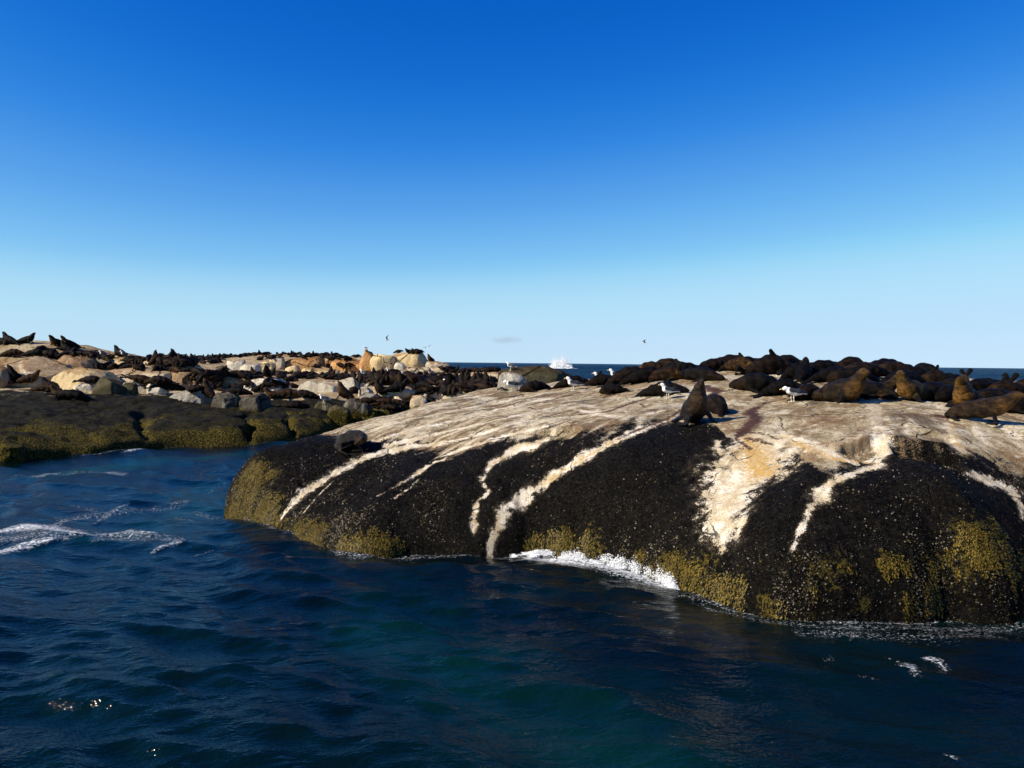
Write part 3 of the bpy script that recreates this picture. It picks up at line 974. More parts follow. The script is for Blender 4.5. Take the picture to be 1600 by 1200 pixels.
def boulder(x0, y0, x1, y1, d, tone, label, group, tilt=0.0, blocky=2.7, peak=0.0, deep=0.8, bury=0.5, name='boulder', seed=None):
    seed = seed if seed is not None else int(abs(x0 * 7 + y0 * 13)) % 1000
    rs = np.random.RandomState(seed)
    if d > 40:
        x0, x1, y1 = x0 - 0.07 * (x1 - x0), x1 + 0.07 * (x1 - x0), y1 + 3
    a = at_depth((x0 + x1) / 2, y0, d)
    b = at_depth((x0 + x1) / 2, y1, d)
    w = (x1 - x0) * d / F_PX
    h = a[2] - b[2]
    hz = h * (1 + bury) / 2
    wy = min(max(w * deep, h), max(h * 3.0, 2.0)) * 0.5
    v, f = ICO[5 if (x1 - x0) > 40 and d < 80 else 4]
    n = v / (np.abs(v) ** blocky).sum(1, keepdims=True) ** (1 / blocky)
    p = n * np.array([w / 2, wy, hz])
    if peak:
        t = np.clip(p[:, 2] / hz, 0, 1)
        p[:, 0] = p[:, 0] * (1 - 0.8 * t ** 1.3) + peak * t * w
    q = p / max(w, h) * 2.4 + seed * 3.1
    dis = (noise3(q, 1) - 0.5) * 0.46 + (noise3(q * 2.3, 2) - 0.5) * 0.26 + (noise3(q * 6, 3) - 0.5) * 0.11
    crk_ = np.abs(noise3(q * 1.1 + 9, 4) - 0.5)
    dis = dis - 0.16 * (1 - sstep(0.0, 0.035, crk_))
    p = p + n / np.linalg.norm(n, axis=1, keepdims=True) * (dis * min(w, 2 * hz) * 0.42)[:, None]
    for _ in range(11):                                  # split faces
        pn = rs.randn(3) * np.array([1, 1, 0.8])
        pn /= np.linalg.norm(pn)
        lim = (np.abs(pn) * np.array([w / 2, wy, hz])).sum() * (0.54 + 0.24 * rs.rand())
        ov = np.maximum(p @ pn - lim, 0)
        p = p - pn * (ov * 0.95)[:, None]
    p[:, 2] += hz - p[:, 2].max()
    me = np_mesh(name, p, f, mats=[MAT_BOULDER])
    o = link(name, me, label=label, category='boulder' if name == 'boulder' else 'rock', group=group)
    o.location = (a[0], a[1] + wy * 0.5, a[2] - hz)
    o.rotation_euler = (0, tilt, 0)
    c = np.array(TONE[tone]) * (0.9 + 0.2 * rs.rand())
    o.color = (*c, 1)
    return o


GA, GB, GC = 'ledges of the left shore', 'boulders along the middle of the far island', 'rocks of the far hill'
for a in [
    (-46, 570, 12, 600, 49, 'tan', 'purple-brown rock cut off by the left edge below the cream ledge', GA),
    (-14, 556, 98, 606, 50.5, 'pale', 'big cream bulging ledge with a white drip at far left', GA),
    (84, 551, 142, 586, 53, 'tan', 'brown hump of rock with a dark cleft beside the big cream ledge', GA),
    (-30, 537, 104, 566, 55.5, 'tan', 'brown top ledge under the seals on the left skyline', GA),
    (78, 574, 178, 612, 49.5, 'cream', 'cream ledge streaked grey at its foot, above the dark seal group', GA),
    (132, 556, 262, 584, 56, 'cream', 'long pale upper ledge with two white gulls standing above it', GA),
    (142, 572, 285, 608, 51.5, 'pale', 'long pink-cream ledge below the row of dark seals', GA),
    (140, 590, 194, 624, 46, 'olive', 'rounded olive-brown boulder with a white drip on the dark shelf', GB),
    (189, 592, 234, 612, 48, 'white', 'pale flat-topped boulder right of the olive-brown boulder', GB),
    (231, 595, 259, 614, 47.5, 'white', 'small pale block wedged beside the flat-topped boulder', GB),
    (190, 598, 212, 614, 46.5, 'olive', 'small olive stone in the shade below the flat-topped boulder', GB),
    (114, 597, 150, 610, 48, 'white', 'low whitish stone left of the olive-brown boulder', GB),
]:
    boulder(*a, name='boulder' if a[7] == GB else 'rock_ledge')
for a, k in [
    ((205, 562, 325, 608, 54, 'pale', 'tan slab sloping down to the right below the left crest', GA), dict(tilt=0.20)),
    ((252, 574, 345, 612, 52, 'tan', 'lower brown slab sloping down beside the tan slab', GA), dict(tilt=0.22)),
    ((308, 584, 372, 608, 53, 'orange', 'orange-brown slab between the sloping slabs and the white boulders', GA), dict(tilt=0.1)),
    ((266, 610, 306, 628, 45, 'greywhite', 'thin pale grey slab leaning up to the right', GB), dict(tilt=-0.32, blocky=4)),
    ((290, 606, 326, 630, 44.6, 'greywhite', 'second leaning grey slab with a seal at its tip', GB), dict(tilt=-0.4, blocky=4)),
    ((322, 612, 378, 650, 43.6, 'grey', 'dark grey boulder right of the leaning slabs', GB), {}),
    ((370, 614, 424, 656, 43.2, 'grey', 'grey boulder above the first dark cleft in the weed', GB), {}),
    ((385, 589, 447, 615, 50, 'white', 'rounded white boulder with a brown crown above sleeping seals', GB), dict(blocky=2.3)),
    ((406, 619, 502, 645, 46.5, 'pale', 'long pale slab carrying a row of dark seals', GB), dict(bury=0.3)),
    ((469, 594, 527, 624, 50, 'white', 'white square block left of the vertical crack', GB), dict(blocky=4)),
    ((522, 589, 563, 625, 50.5, 'white', 'taller white block right of the vertical crack', GB), dict(blocky=4)),
    ((484, 626, 519, 655, 43.4, 'olive', 'round dark olive boulder under the standing gull', GB), dict(blocky=2.2)),
    ((514, 633, 549, 660, 42.8, 'olive', 'weedy round boulder right of the one under the gull', GB), dict(blocky=2.2)),
    ((534, 622, 577, 655, 43.8, 'grey', 'grey-green boulder behind the weedy round boulder', GB), dict(blocky=2.3)),
    ((438, 640, 492, 660, 42.6, 'dark', 'low dark rock above the second weedy block', GB), {}),
    ((572, 585, 634, 608, 55, 'greywhite', 'broad light grey dome with gulls standing on it', GB), dict(blocky=2.2)),
    ((620, 591, 654, 607, 54, 'tan', 'smaller sandy dome right of the light grey dome', GB), dict(blocky=2.2)),
    ((648, 601, 697, 630, 52, 'pale', 'sandy flat-topped boulder with a gull on its corner', GB), {}),
    ((692, 603, 721, 628, 51, 'pale', 'pale upright stone beside the sandy flat-topped boulder', GB), {}),
    ((576, 602, 642, 616, 50, 'pale', 'low sandy slab behind the roaring upright seal', GB), dict(bury=0.3)),
    ((560, 604, 578, 622, 49, 'white', 'small white stone right of the cracked white blocks', GB), {}),
    ((562, 613, 590, 634, 47, 'greywhite', 'pale stone below the small white stone', GB), {}),
    ((576, 627, 616, 644, 46, 'olive', 'olive-tan low boulder above the bright weedy boulder', GB), {}),
    ((578, 638, 624, 668, 45, 'olive', 'boulder covered in bright yellow-green weed at the rock edge', GB), {}),
    ((640, 617, 669, 640, 49, 'pale', 'pale pitted stone at the edge of the near rock', GB), {}),
    ((612, 619, 631, 634, 47, 'pale', 'small pale stone beside the reclining seal', GB), {}),
    ((558, 636, 590, 660, 44, 'grey', 'grey stone left of the bright weedy boulder', GB), {}),
    ((552, 652, 582, 672, 43.4, 'olive', 'small weedy stone just above the curled lone seal', GB), {}),
    ((708, 614, 742, 628, 50, 'grey', 'low grey stone half hidden behind the near rock', GB), {}),
    ((548, 588, 577, 610, 56, 'pale', 'pale rough stone left of the light grey dome', GB), {}),
    ((742, 606, 768, 620, 48, 'grey', 'purplish grey stone beside the big pale boulder', GB), {}),
    ((-18, 693, 33, 734, 31, 'dark', 'black rock awash at the left edge of the water', None), {}),
    ((769, 571, 890, 604, 47, 'olive', 'long green-topped outcrop behind the big pale boulder', None), dict(blocky=3)),
    ((1, 825, 12, 834, 18.8, 'dark', 'small black stone breaking the foam at the left edge', None), {}),
    ((352, 561, 383, 585, 98, 'white', 'white streaked block on the far hill, left of its white neighbour', GC), dict(blocky=4)),
    ((378, 567, 405, 585, 97.5, 'white', 'white rounded block right of the streaked block on the far hill', GC), {}),
    ((334, 571, 357, 585, 97, 'olive', 'grey pyramid stone left of the white streaked block', GC), dict(peak=0.0)),
    ((288, 573, 342, 584, 98, 'pale', 'low pale ledge at the left foot of the far hill', GC), dict(bury=0.3)),
    ((402, 563, 427, 580, 100, 'cream', 'cream stone between the white blocks and the orange wall', GC), {}),
    ((418, 556, 444, 578, 104, 'pale', 'white-stained stone at the left end of the orange wall', GC), {}),
    ((432, 557, 514, 575, 106, 'orange', 'long orange-cream rock wall below the hilltop colony', GC), dict(blocky=5)),
    ((444, 570, 469, 586, 97, 'cream', 'wedge-shaped cream stone under the orange wall', GC), {}),
    ((466, 573, 527, 586, 96, 'cream', 'long cream ledge under the orange wall', GC), dict(blocky=4)),
    ((398, 578, 458, 588, 94, 'tan', 'low brown ledge in front of the wedge-shaped stone', GC), {}),
    ((504, 558, 562, 567, 110, 'orange', 'thin orange ledge leading to the pointed rock', GC), {}),
    ((520, 562, 588, 580, 104, 'orange', 'orange slab sloping down below the pointed rock', GC), dict(tilt=0.12)),
    ((563, 545, 586, 574, 102, 'orange', 'pointed orange rock standing on the far skyline', GC), dict(peak=-0.12, blocky=3)),
    ((581, 553, 616, 580, 100, 'cream', 'left cream dome right of the pointed rock', GC), dict(blocky=3)),
    ((608, 549, 672, 580, 101, 'cream', 'large orange-streaked dome with seals along its top', GC), dict(blocky=3)),
    ((616, 565, 633, 578, 96, 'white', 'small white stone at the foot of the large streaked dome', GC), {}),
    ((631, 573, 657, 586, 92, 'pale', 'first pale block in the row below the large dome', GC), {}),
    ((653, 573, 675, 587, 92, 'pale', 'second pale block in the row below the large dome', GC), {}),
    ((672, 573, 696, 587, 93, 'pale', 'last pale block in the row below the large dome', GC), {}),
    ((660, 564, 702, 580, 97, 'pale', 'rock sloping to the sea right of the large dome', GC), dict(tilt=0.2)),
    ((592, 578, 652, 589, 90, 'pale', 'flat pale ledge behind the gulls', GC), dict(bury=0.3)),
    ((716, 580, 796, 590, 78, 'pale', 'flat sandy ledge below the sea horizon', GC), dict(bury=0.3)),
]:
    boulder(*a, **k)
q = on_rock(802, 611)
big = boulder(770, 581, 827, 617, q[1] + 0.3, 'greywhite', 'big pale domed boulder standing behind the near rock', None, blocky=2.3, bury=0.25)

# ------------------------------------------------------------------ animals: implicit surfaces
def capsule(P, a, b, ra, rb):
    a = np.asarray(a, float)
    b = np.asarray(b, float)
    e = b - a
    t = np.clip(((P - a) @ e) / (e @ e), 0, 1)
    return np.linalg.norm(P - a - t[:, None] * e, axis=1) - (ra + (rb - ra) * t)


def smin(a, b, k):
    h = np.clip(0.5 + 0.5 * (b - a) / k, 0, 1)
    return b * (1 - h) + a * h - k * h * (1 - h)


def flat_capsule(P, a, b, ra, rb, nrm, k=2.6):
    a = np.asarray(a, float)
    b = np.asarray(b, float)
    e = b - a
    n = np.asarray(nrm, float)
    n = n - e * (n @ e) / (e @ e)
    n /= np.linalg.norm(n)
    Q = P + n * ((k - 1) * ((P - a) @ n))[:, None]
    return capsule(Q, a, b, ra, rb) * 0.6


def surface_nets(fn, lo, hi, h):
    ax = [np.arange(l, u + h, h) for l, u in zip(lo, hi)]
    g = np.stack(np.meshgrid(*ax, indexing='ij'), -1)
    shp = g.shape[:3]
    V = fn(g.reshape(-1, 3)).reshape(shp)
    nx, ny, nz = shp
    c = {}
    for o in np.ndindex(2, 2, 2):
        c[o] = V[o[0]:nx - 1 + o[0], o[1]:ny - 1 + o[1], o[2]:nz - 1 + o[2]]
    acc = np.zeros((nx - 1, ny - 1, nz - 1, 3))
    cnt = np.zeros((nx - 1, ny - 1, nz - 1))
    for o in np.ndindex(2, 2, 2):
        for k in range(3):
            if o[k] == 0:
                o2 = tuple(1 if i == k else o[i] for i in range(3))
                A, B = c[o], c[o2]
                mk = (A < 0) != (B < 0)
                t = np.where(mk, A / np.where(mk, A - B, 1), 0)
                off = np.zeros(A.shape + (3,))
                for i in range(3):
                    off[..., i] = o[i]
                off[..., k] += t
                acc += off * mk[..., None]
                cnt += mk
    cell = cnt > 0
    idx = -np.ones(cell.shape, int)
    idx[cell] = np.arange(cell.sum())
    ijk = np.stack(np.nonzero(cell), 1)
    verts = (ijk + acc[cell] / cnt[cell][:, None]) * h + np.array(lo)
    faces = []
    for k in range(3):
        i1, i2 = [(1, 2), (2, 0), (0, 1)][k]
        sl = [slice(None)] * 3
        sl[k] = slice(0, -1)
        A = V[tuple(sl)]
        sl[k] = slice(1, None)
        B = V[tuple(sl)]
        E = np.stack(np.nonzero((A < 0) != (B < 0)), 1)
        ok = (E[:, i1] > 0) & (E[:, i2] > 0) & (E[:, i1] < shp[i1] - 1) & (E[:, i2] < shp[i2] - 1)
        E = E[ok]
        neg = A[tuple(E.T)] < 0
        q = []
        for (da, db) in ((-1, -1), (0, -1), (0, 0), (-1, 0)):
            e = E.copy()
            e[:, i1] += da
            e[:, i2] += db
            q.append(idx[tuple(e.T)])
        q = np.stack(q, 1)
        q[~neg] = q[~neg][:, ::-1]
        faces.append(q)
    return verts, np.concatenate(faces)


m = NT('seal_fur')
oi = m.n('ObjectInfo')
co = m.coords('Object', (1.0, 2.2, 2.2))
n1 = m.noise(5, 4, 0.6, co)
n2 = m.noise(38, 3, 0.7, co)
base = oi.outputs['Color']
br = m.n('RGBToBW')
m.set(br.inputs[0], base)
pale = m.math('MULTIPLY', m.math('MULTIPLY', m.attr('pale'), m.ramp(n1, 0.25, 0.6, 0.35, 1.0)), m.ramp(br.outputs[0], 0.004, 0.012, 0.10, 1.0))
c = m.mix(pale, base, m.mix(m.ramp(n2, 0.35, 0.65), (0.10, 0.046, 0.010), (0.34, 0.19, 0.05)))
c = m.mix(m.ramp(n1, 0.44, 0.60, 0, 0.9), c, m.mix(1.0, c, (0.28, 0.24, 0.20), 'MULTIPLY'))
c = m.mix(m.ramp(n1, 0.44, 0.34, 0, 0.7), c, m.mix(1.0, c, (2.6, 2.1, 1.6), 'MULTIPLY'))
c = m.mix(m.ramp(n2, 0.5, 0.75, 0, 0.45), c, m.mix(1.0, c, (2.2, 1.9, 1.6), 'MULTIPLY'))
c = m.mix(m.attr('flip'), c, (0.006, 0.005, 0.005))
m.fin(Base_Color=c, Roughness=m.ramp(oi.outputs['Alpha'], 0, 1, 0.6, 0.30), Specular_IOR_Level=m.ramp(oi.outputs['Alpha'], 0.35, 1, 0.06, 0.15), Normal=m.bump(m.math('ADD', n2, m.math('MULTIPLY', n1, 0.8)), 0.7, 0.03))
MAT_SEAL = m.m
m = NT('wet_eye')
MAT_EYE = m.fin(Base_Color=(0.004, 0.003, 0.003), Roughness=0.08)

POSES = {
    'prone': dict(sp=[(-.95, 0, .09, .06), (-.7, 0, .17, .13), (-.35, 0, .24, .22), (0, 0, .28, .27), (.3, 0, .28, .26), (.55, 0, .24, .19), (.74, 0, .19, .14), (.92, 0, .14, .115), (1.06, 0, .10, .062)],
                  fl=[((.28, .2, .13), (.0, .46, .04), .10, .05, (0, .2, 1)), ((.28, -.2, .13), (.0, -.46, .04), .10, .05, (0, -.2, 1)),
                      ((-.93, .05, .08), (-1.22, .14, .04), .07, .08, (0, 0, 1)), ((-.93, -.05, .08), (-1.22, -.14, .04), .07, .08, (0, 0, 1))]),
    'prone_turn': dict(sp=[(-.9, -.1, .09, .06), (-.66, -.04, .17, .13), (-.35, 0, .25, .23), (0, 0, .30, .29), (.3, -.02, .29, .27), (.52, -.1, .24, .19), (.66, -.24, .19, .14), (.74, -.4, .14, .115), (.76, -.54, .10, .062)],
                       fl=[((.2, -.22, .13), (-.08, -.48, .04), .10, .05, (0, -.2, 1)), ((.3, .2, .13), (.1, .46, .04), .10, .05, (0, .2, 1)),
                           ((-.9, -.1, .08), (-1.15, -.26, .04), .07, .08, (0, 0, 1)), ((-.88, -.06, .08), (-1.2, -.05, .04), .07, .08, (0, 0, 1))]),
    'side': dict(sp=[(-.9, 0, .10, .06), (-.66, 0, .19, .14), (-.33, 0, .27, .24), (0, 0, .31, .30), (.3, 0, .30, .27), (.54, 0, .24, .19), (.72, 0, .18, .14), (.88, 0, .14, .115), (1.02, 0, .15, .062)],
                 fl=[((.26, -.02, .46), (.04, -.06, .76), .12, .07, (0, 1, 0)), ((.26, -.26, .12), (.06, -.5, .04), .10, .05, (0, 0, 1)),
                     ((-.9, 0, .12), (-1.16, -.08, .26), .07, .08, (0, 1, 0)), ((-.9, 0, .08), (-1.2, -.05, .05), .07, .08, (0, 1, 0))]),
    'upright': dict(sp=[(-.62, 0, .10, .08), (-.42, 0, .19, .18), (-.16, 0, .28, .28), (.04, 0, .42, .29), (.14, 0, .60, .235), (.18, 0, .77, .165), (.22, 0, .90, .125), (.30, 0, 1.01, .075), (.35, 0, 1.10, .040)],
                    fl=[((.10, .22, .36), (.26, .40, .05), .11, .06, (1, .4, .3)), ((.10, -.22, .36), (.26, -.40, .05), .11, .06, (1, -.4, .3)), ((.25, .40, .05), (.10, .52, .04), .07, .05, (0, 0, 1)),
                        ((.25, -.40, .05), (.10, -.52, .04), .07, .05, (0, 0, 1)), ((-.6, .1, .08), (-.4, .38, .04), .08, .08, (0, 0, 1)), ((-.6, -.1, .08), (-.4, -.38, .04), .08, .08, (0, 0, 1))]),
    'raised': dict(sp=[(-.95, 0, .09, .06), (-.72, 0, .17, .14), (-.38, 0, .25, .23), (-.05, 0, .30, .28), (.22, 0, .36, .26), (.40, 0, .52, .18), (.49, 0, .66, .13), (.56, 0, .76, .102), (.70, 0, .765, .055)],
                   fl=[((.2, .2, .24), (.16, .44, .04), .10, .06, (1, 0, .5)), ((.2, -.2, .24), (.16, -.44, .04), .10, .06, (1, 0, .5)),
                       ((-.93, .05, .08), (-1.2, .16, .04), .07, .08, (0, 0, 1)), ((-.93, -.05, .08), (-1.2, -.16, .04), .07, .08, (0, 0, 1))]),
    'nose_up': dict(sp=[(-.92, 0, .09, .06), (-.7, 0, .17, .14), (-.38, 0, .25, .23), (-.08, 0, .32, .28), (.16, 0, .42, .25), (.30, 0, .58, .175), (.36, 0, .71, .13), (.44, 0, .81, .10), (.54, 0, .89, .052)],
                    fl=[((.14, .2, .26), (.16, .44, .04), .10, .06, (1, 0, .5)), ((.14, -.2, .26), (.16, -.44, .04), .10, .06, (1, 0, .5)),
                        ((-.9, .05, .08), (-1.18, .16, .04), .07, .08, (0, 0, 1)), ((-.9, -.05, .08), (-1.18, -.16, .04), .07, .08, (0, 0, 1))]),
    'walk': dict(sp=[(-.88, 0, .13, .07), (-.68, 0, .24, .15), (-.36, 0, .33, .22), (-.02, 0, .40, .25), (.26, 0, .47, .25), (.46, 0, .58, .19), (.60, 0, .70, .15), (.72, 0, .80, .118), (.90, 0, .83, .058)],
                 fl=[((.22, .2, .36), (.30, .30, .07), .11, .07, (1, .2, 0)), ((.22, -.2, .36), (.34, -.30, .07), .11, .07, (1, -.2, 0)), ((.30, .30, .06), (.10, .42, .04), .07, .05, (0, 0, 1)), ((.34, -.30, .06), (.12, -.44, .04), .07, .05, (0, 0, 1)),
                     ((-.8, .1, .14), (-.56, .26, .04), .08, .07, (0, 0, 1)), ((-.8, -.1, .14), (-.56, -.26, .04), .08, .07, (0, 0, 1))]),
    'kick': dict(sp=[(-.80, 0, .40, .07), (-.68, 0, .28, .13), (-.38, 0, .27, .22), (-.02, 0, .29, .27), (.28, 0, .28, .25), (.52, 0, .23, .19), (.70, 0, .18, .14), (.87, 0, .14, .115), (1.0, 0, .10, .062)],
                 fl=[((.24, .2, .13), (-.02, .46, .04), .10, .05, (0, .2, 1)), ((.24, -.2, .13), (-.02, -.46, .04), .10, .05, (0, -.2, 1)),
                     ((-.80, .05, .42), (-.95, .10, .74), .08, .11, (.3, 1, 0)), ((-.80, -.05, .42), (-.66, -.12, .70), .08, .10, (.3, 1, 0))]),
    'curl': dict(sp=[(-.50, -.36, .13, .08), (-.52, -.12, .22, .18), (-.36, .06, .29, .26), (-.06, .10, .34, .30), (.20, .02, .38, .27), (.34, -.14, .42, .19), (.32, -.30, .46, .14), (.20, -.42, .44, .115), (.07, -.46, .36, .062)],
                 fl=[((.14, -.24, .22), (.30, -.48, .04), .10, .06, (1, 0, .4)), ((-.46, -.34, .16), (-.14, -.46, .32), .07, .06, (0, .4, 1)), ((-.5, -.36, .10), (-.30, -.58, .05), .07, .07, (0, 0, 1))]),
    'lump': dict(sp=[(-.62, .08, .12, .10), (-.42, 0, .22, .20), (-.12, 0, .28, .27), (.16, 0, .28, .27), (.36, -.06, .24, .20), (.48, -.18, .18, .15), (.46, -.32, .13, .11), (.38, -.40, .10, .06)],
                 fl=[((.1, -.24, .12), (-.16, -.42, .04), .10, .05, (0, -.2, 1)), ((-.6, .08, .10), (-.84, .18, .04), .07, .08, (0, 0, 1))]),
}


def seal_mesh(pose, h):
    ps = POSES[pose]
    sp = ps['sp']

    def core(P):
        d = None
        for a, b in zip(sp[:-1], sp[1:]):
            q = capsule(P, a[:3], b[:3], a[3], b[3])
            d = q if d is None else smin(d, q, 0.07)
        return d

    def flips(P):
        d = None
        for a, b, ra, rb, n in ps['fl']:
            q = flat_capsule(P, a, b, ra, rb, n, 2.6 if h < 0.04 else 1.7)
            d = q if d is None else np.minimum(d, q)
        return d

    hd_, mz_ = np.array(sp[-2]), np.array(sp[-1])
    ax_ = (mz_ - hd_)[:3] / np.linalg.norm((mz_ - hd_)[:3])
    s_ = np.cross([0, 0, 1.0], ax_)
    s_ /= np.linalg.norm(s_)
    u_ = np.cross(ax_, s_)
    ears = [(hd_[:3] - ax_ * 0.03 + s_ * k * hd_[3] * 0.9 + u_ * 0.02, hd_[:3] - ax_ * 0.09 + s_ * k * hd_[3] * 1.12 - u_ * 0.01) for k in (1, -1)]

    neck_ = np.array(sp[-4][:3])
    nax_ = np.array(sp[-3][:3]) - np.array(sp[-5][:3])
    nax_ /= np.linalg.norm(nax_)

    def fn(P):
        d = smin(core(P), flips(P), 0.05)
        if h < 0.04:
            for e0, e1 in ears:
                d = smin(d, capsule(P, e0, e1, 0.022, 0.012), 0.012)
        if h < 0.04:
            d = d + 0.040 * (noise3(P * np.array([5, 8, 8]), 2) - 0.5) * np.clip((0.75 - P[:, 2]) / 0.4, 0.15, 1)
            rad = np.linalg.norm(P - neck_, axis=1)
            d = d + 0.009 * np.sin((P - neck_) @ nax_ * 62 + 3 * noise3(P * 6, 4)) * np.exp(-(rad / 0.24) ** 2)
        d = d + 0.008 * np.sin(P[:, 0] * 17 + P[:, 2] * 9) * np.sin(P[:, 1] * 13 + 1)
        return np.maximum(d, -P[:, 2] - 0.04)

    A = np.array([s[:3] for s in sp] + [q for f in ps['fl'] for q in f[:2]])
    lo = A.min(0) - 0.36
    hi = A.max(0) + 0.36
    lo[2] = -0.04 - 2 * h
    v, f = surface_nets(fn, lo, hi, h)
    head = np.array(sp[-2][:3])
    chest = np.array(sp[-5][:3]) * 0.6 + np.array(sp[-4][:3]) * 0.4
    chest = chest + np.array([.16, 0, -.10])
    pale = np.clip(1.15 - np.linalg.norm((v - chest) / np.array([.36, .36, .32]), axis=1), 0, 1)
    pale = np.maximum(pale, 0.75 * np.clip(1.3 - np.linalg.norm(v - head - np.array([.05, 0, -.03]), axis=1) / 0.16, 0, 1))
    c_, f_ = core(v), flips(v)
    flip = np.clip((c_ - 0.02) / 0.06, 0, 1)
    return np_mesh('seal_body', v, f, attrs=dict(pale=np.clip(pale, 0, 1), flip=flip), mats=[MAT_SEAL])


NEAR = {p: seal_mesh(p, 0.022) for p in POSES}
FAR = {p: seal_mesh(p, 0.055) for p in ('prone', 'prone_turn', 'lump', 'upright', 'raised', 'nose_up', 'kick')}
ev, ef = ICO[2]
EYE = np_mesh('eye', ev * 0.020, ef, mats=[MAT_EYE])
NOSE = np_mesh('nose', ev * np.array([0.020, 0.024, 0.018]), ef, mats=[MAT_EYE])
BLACK, DARK, BROWN = (0.0040, 0.0031, 0.0026), (0.0090, 0.0056, 0.0036), (0.016, 0.0085, 0.004)


def orient(yaw, nrm, k=1.0):
    up = (Vector((0, 0, 1)) * (1 - k) + Vector(nrm) * k).normalized()
    x = Vector((math.cos(yaw), math.sin(yaw), 0))
    x = (x - up * x.dot(up)).normalized()
    y = up.cross(x)
    return Matrix((x, y, up)).transposed()


def place_seal(pose, loc, nrm, yaw, scale, color, label, group, wet=0.3, far=False, mirror=False, align=0.8):
    o = link('fur_seal', (FAR if far else NEAR)[pose], label=label, category='seal', group=group)
    R = orient(math.radians(yaw), nrm, align)
    vr = random.Random(int(abs(loc[0] * 91 + loc[1] * 37)))
    fx, fy, fz = vr.uniform(.90, 1.08), vr.uniform(.95, 1.16), vr.uniform(.90, 1.10)
    M = Matrix.Translation(loc) @ R.to_4x4() @ Matrix.Diagonal((scale * fx, (-scale if mirror else scale) * fy, scale * fz, 1))
    o.matrix_world = M
    o.color = (*((np.array(color) * 0.46) if max(color) > 0.018 else np.array(color)), wet)
    if not far:
        sp = POSES[pose]['sp']
        hd, mz = np.array(sp[-2]), np.array(sp[-1])
        ax = mz[:3] - hd[:3]
        ax /= np.linalg.norm(ax)
        sd_ = np.cross([0, 0, 1.0], ax)
        sd_ = sd_ / (np.linalg.norm(sd_) + 1e-6)
        up = np.cross(ax, sd_)
        for s in (1, -1):
            e = link('eye', EYE, o)
            e.location = hd[:3] + ax * 0.055 + sd_ * s * hd[3] * 0.70 + up * hd[3] * 0.42
        e = link('nose', NOSE, o)
        e.location = mz[:3] + ax * mz[3] * 0.92 + up * 0.01
    return o


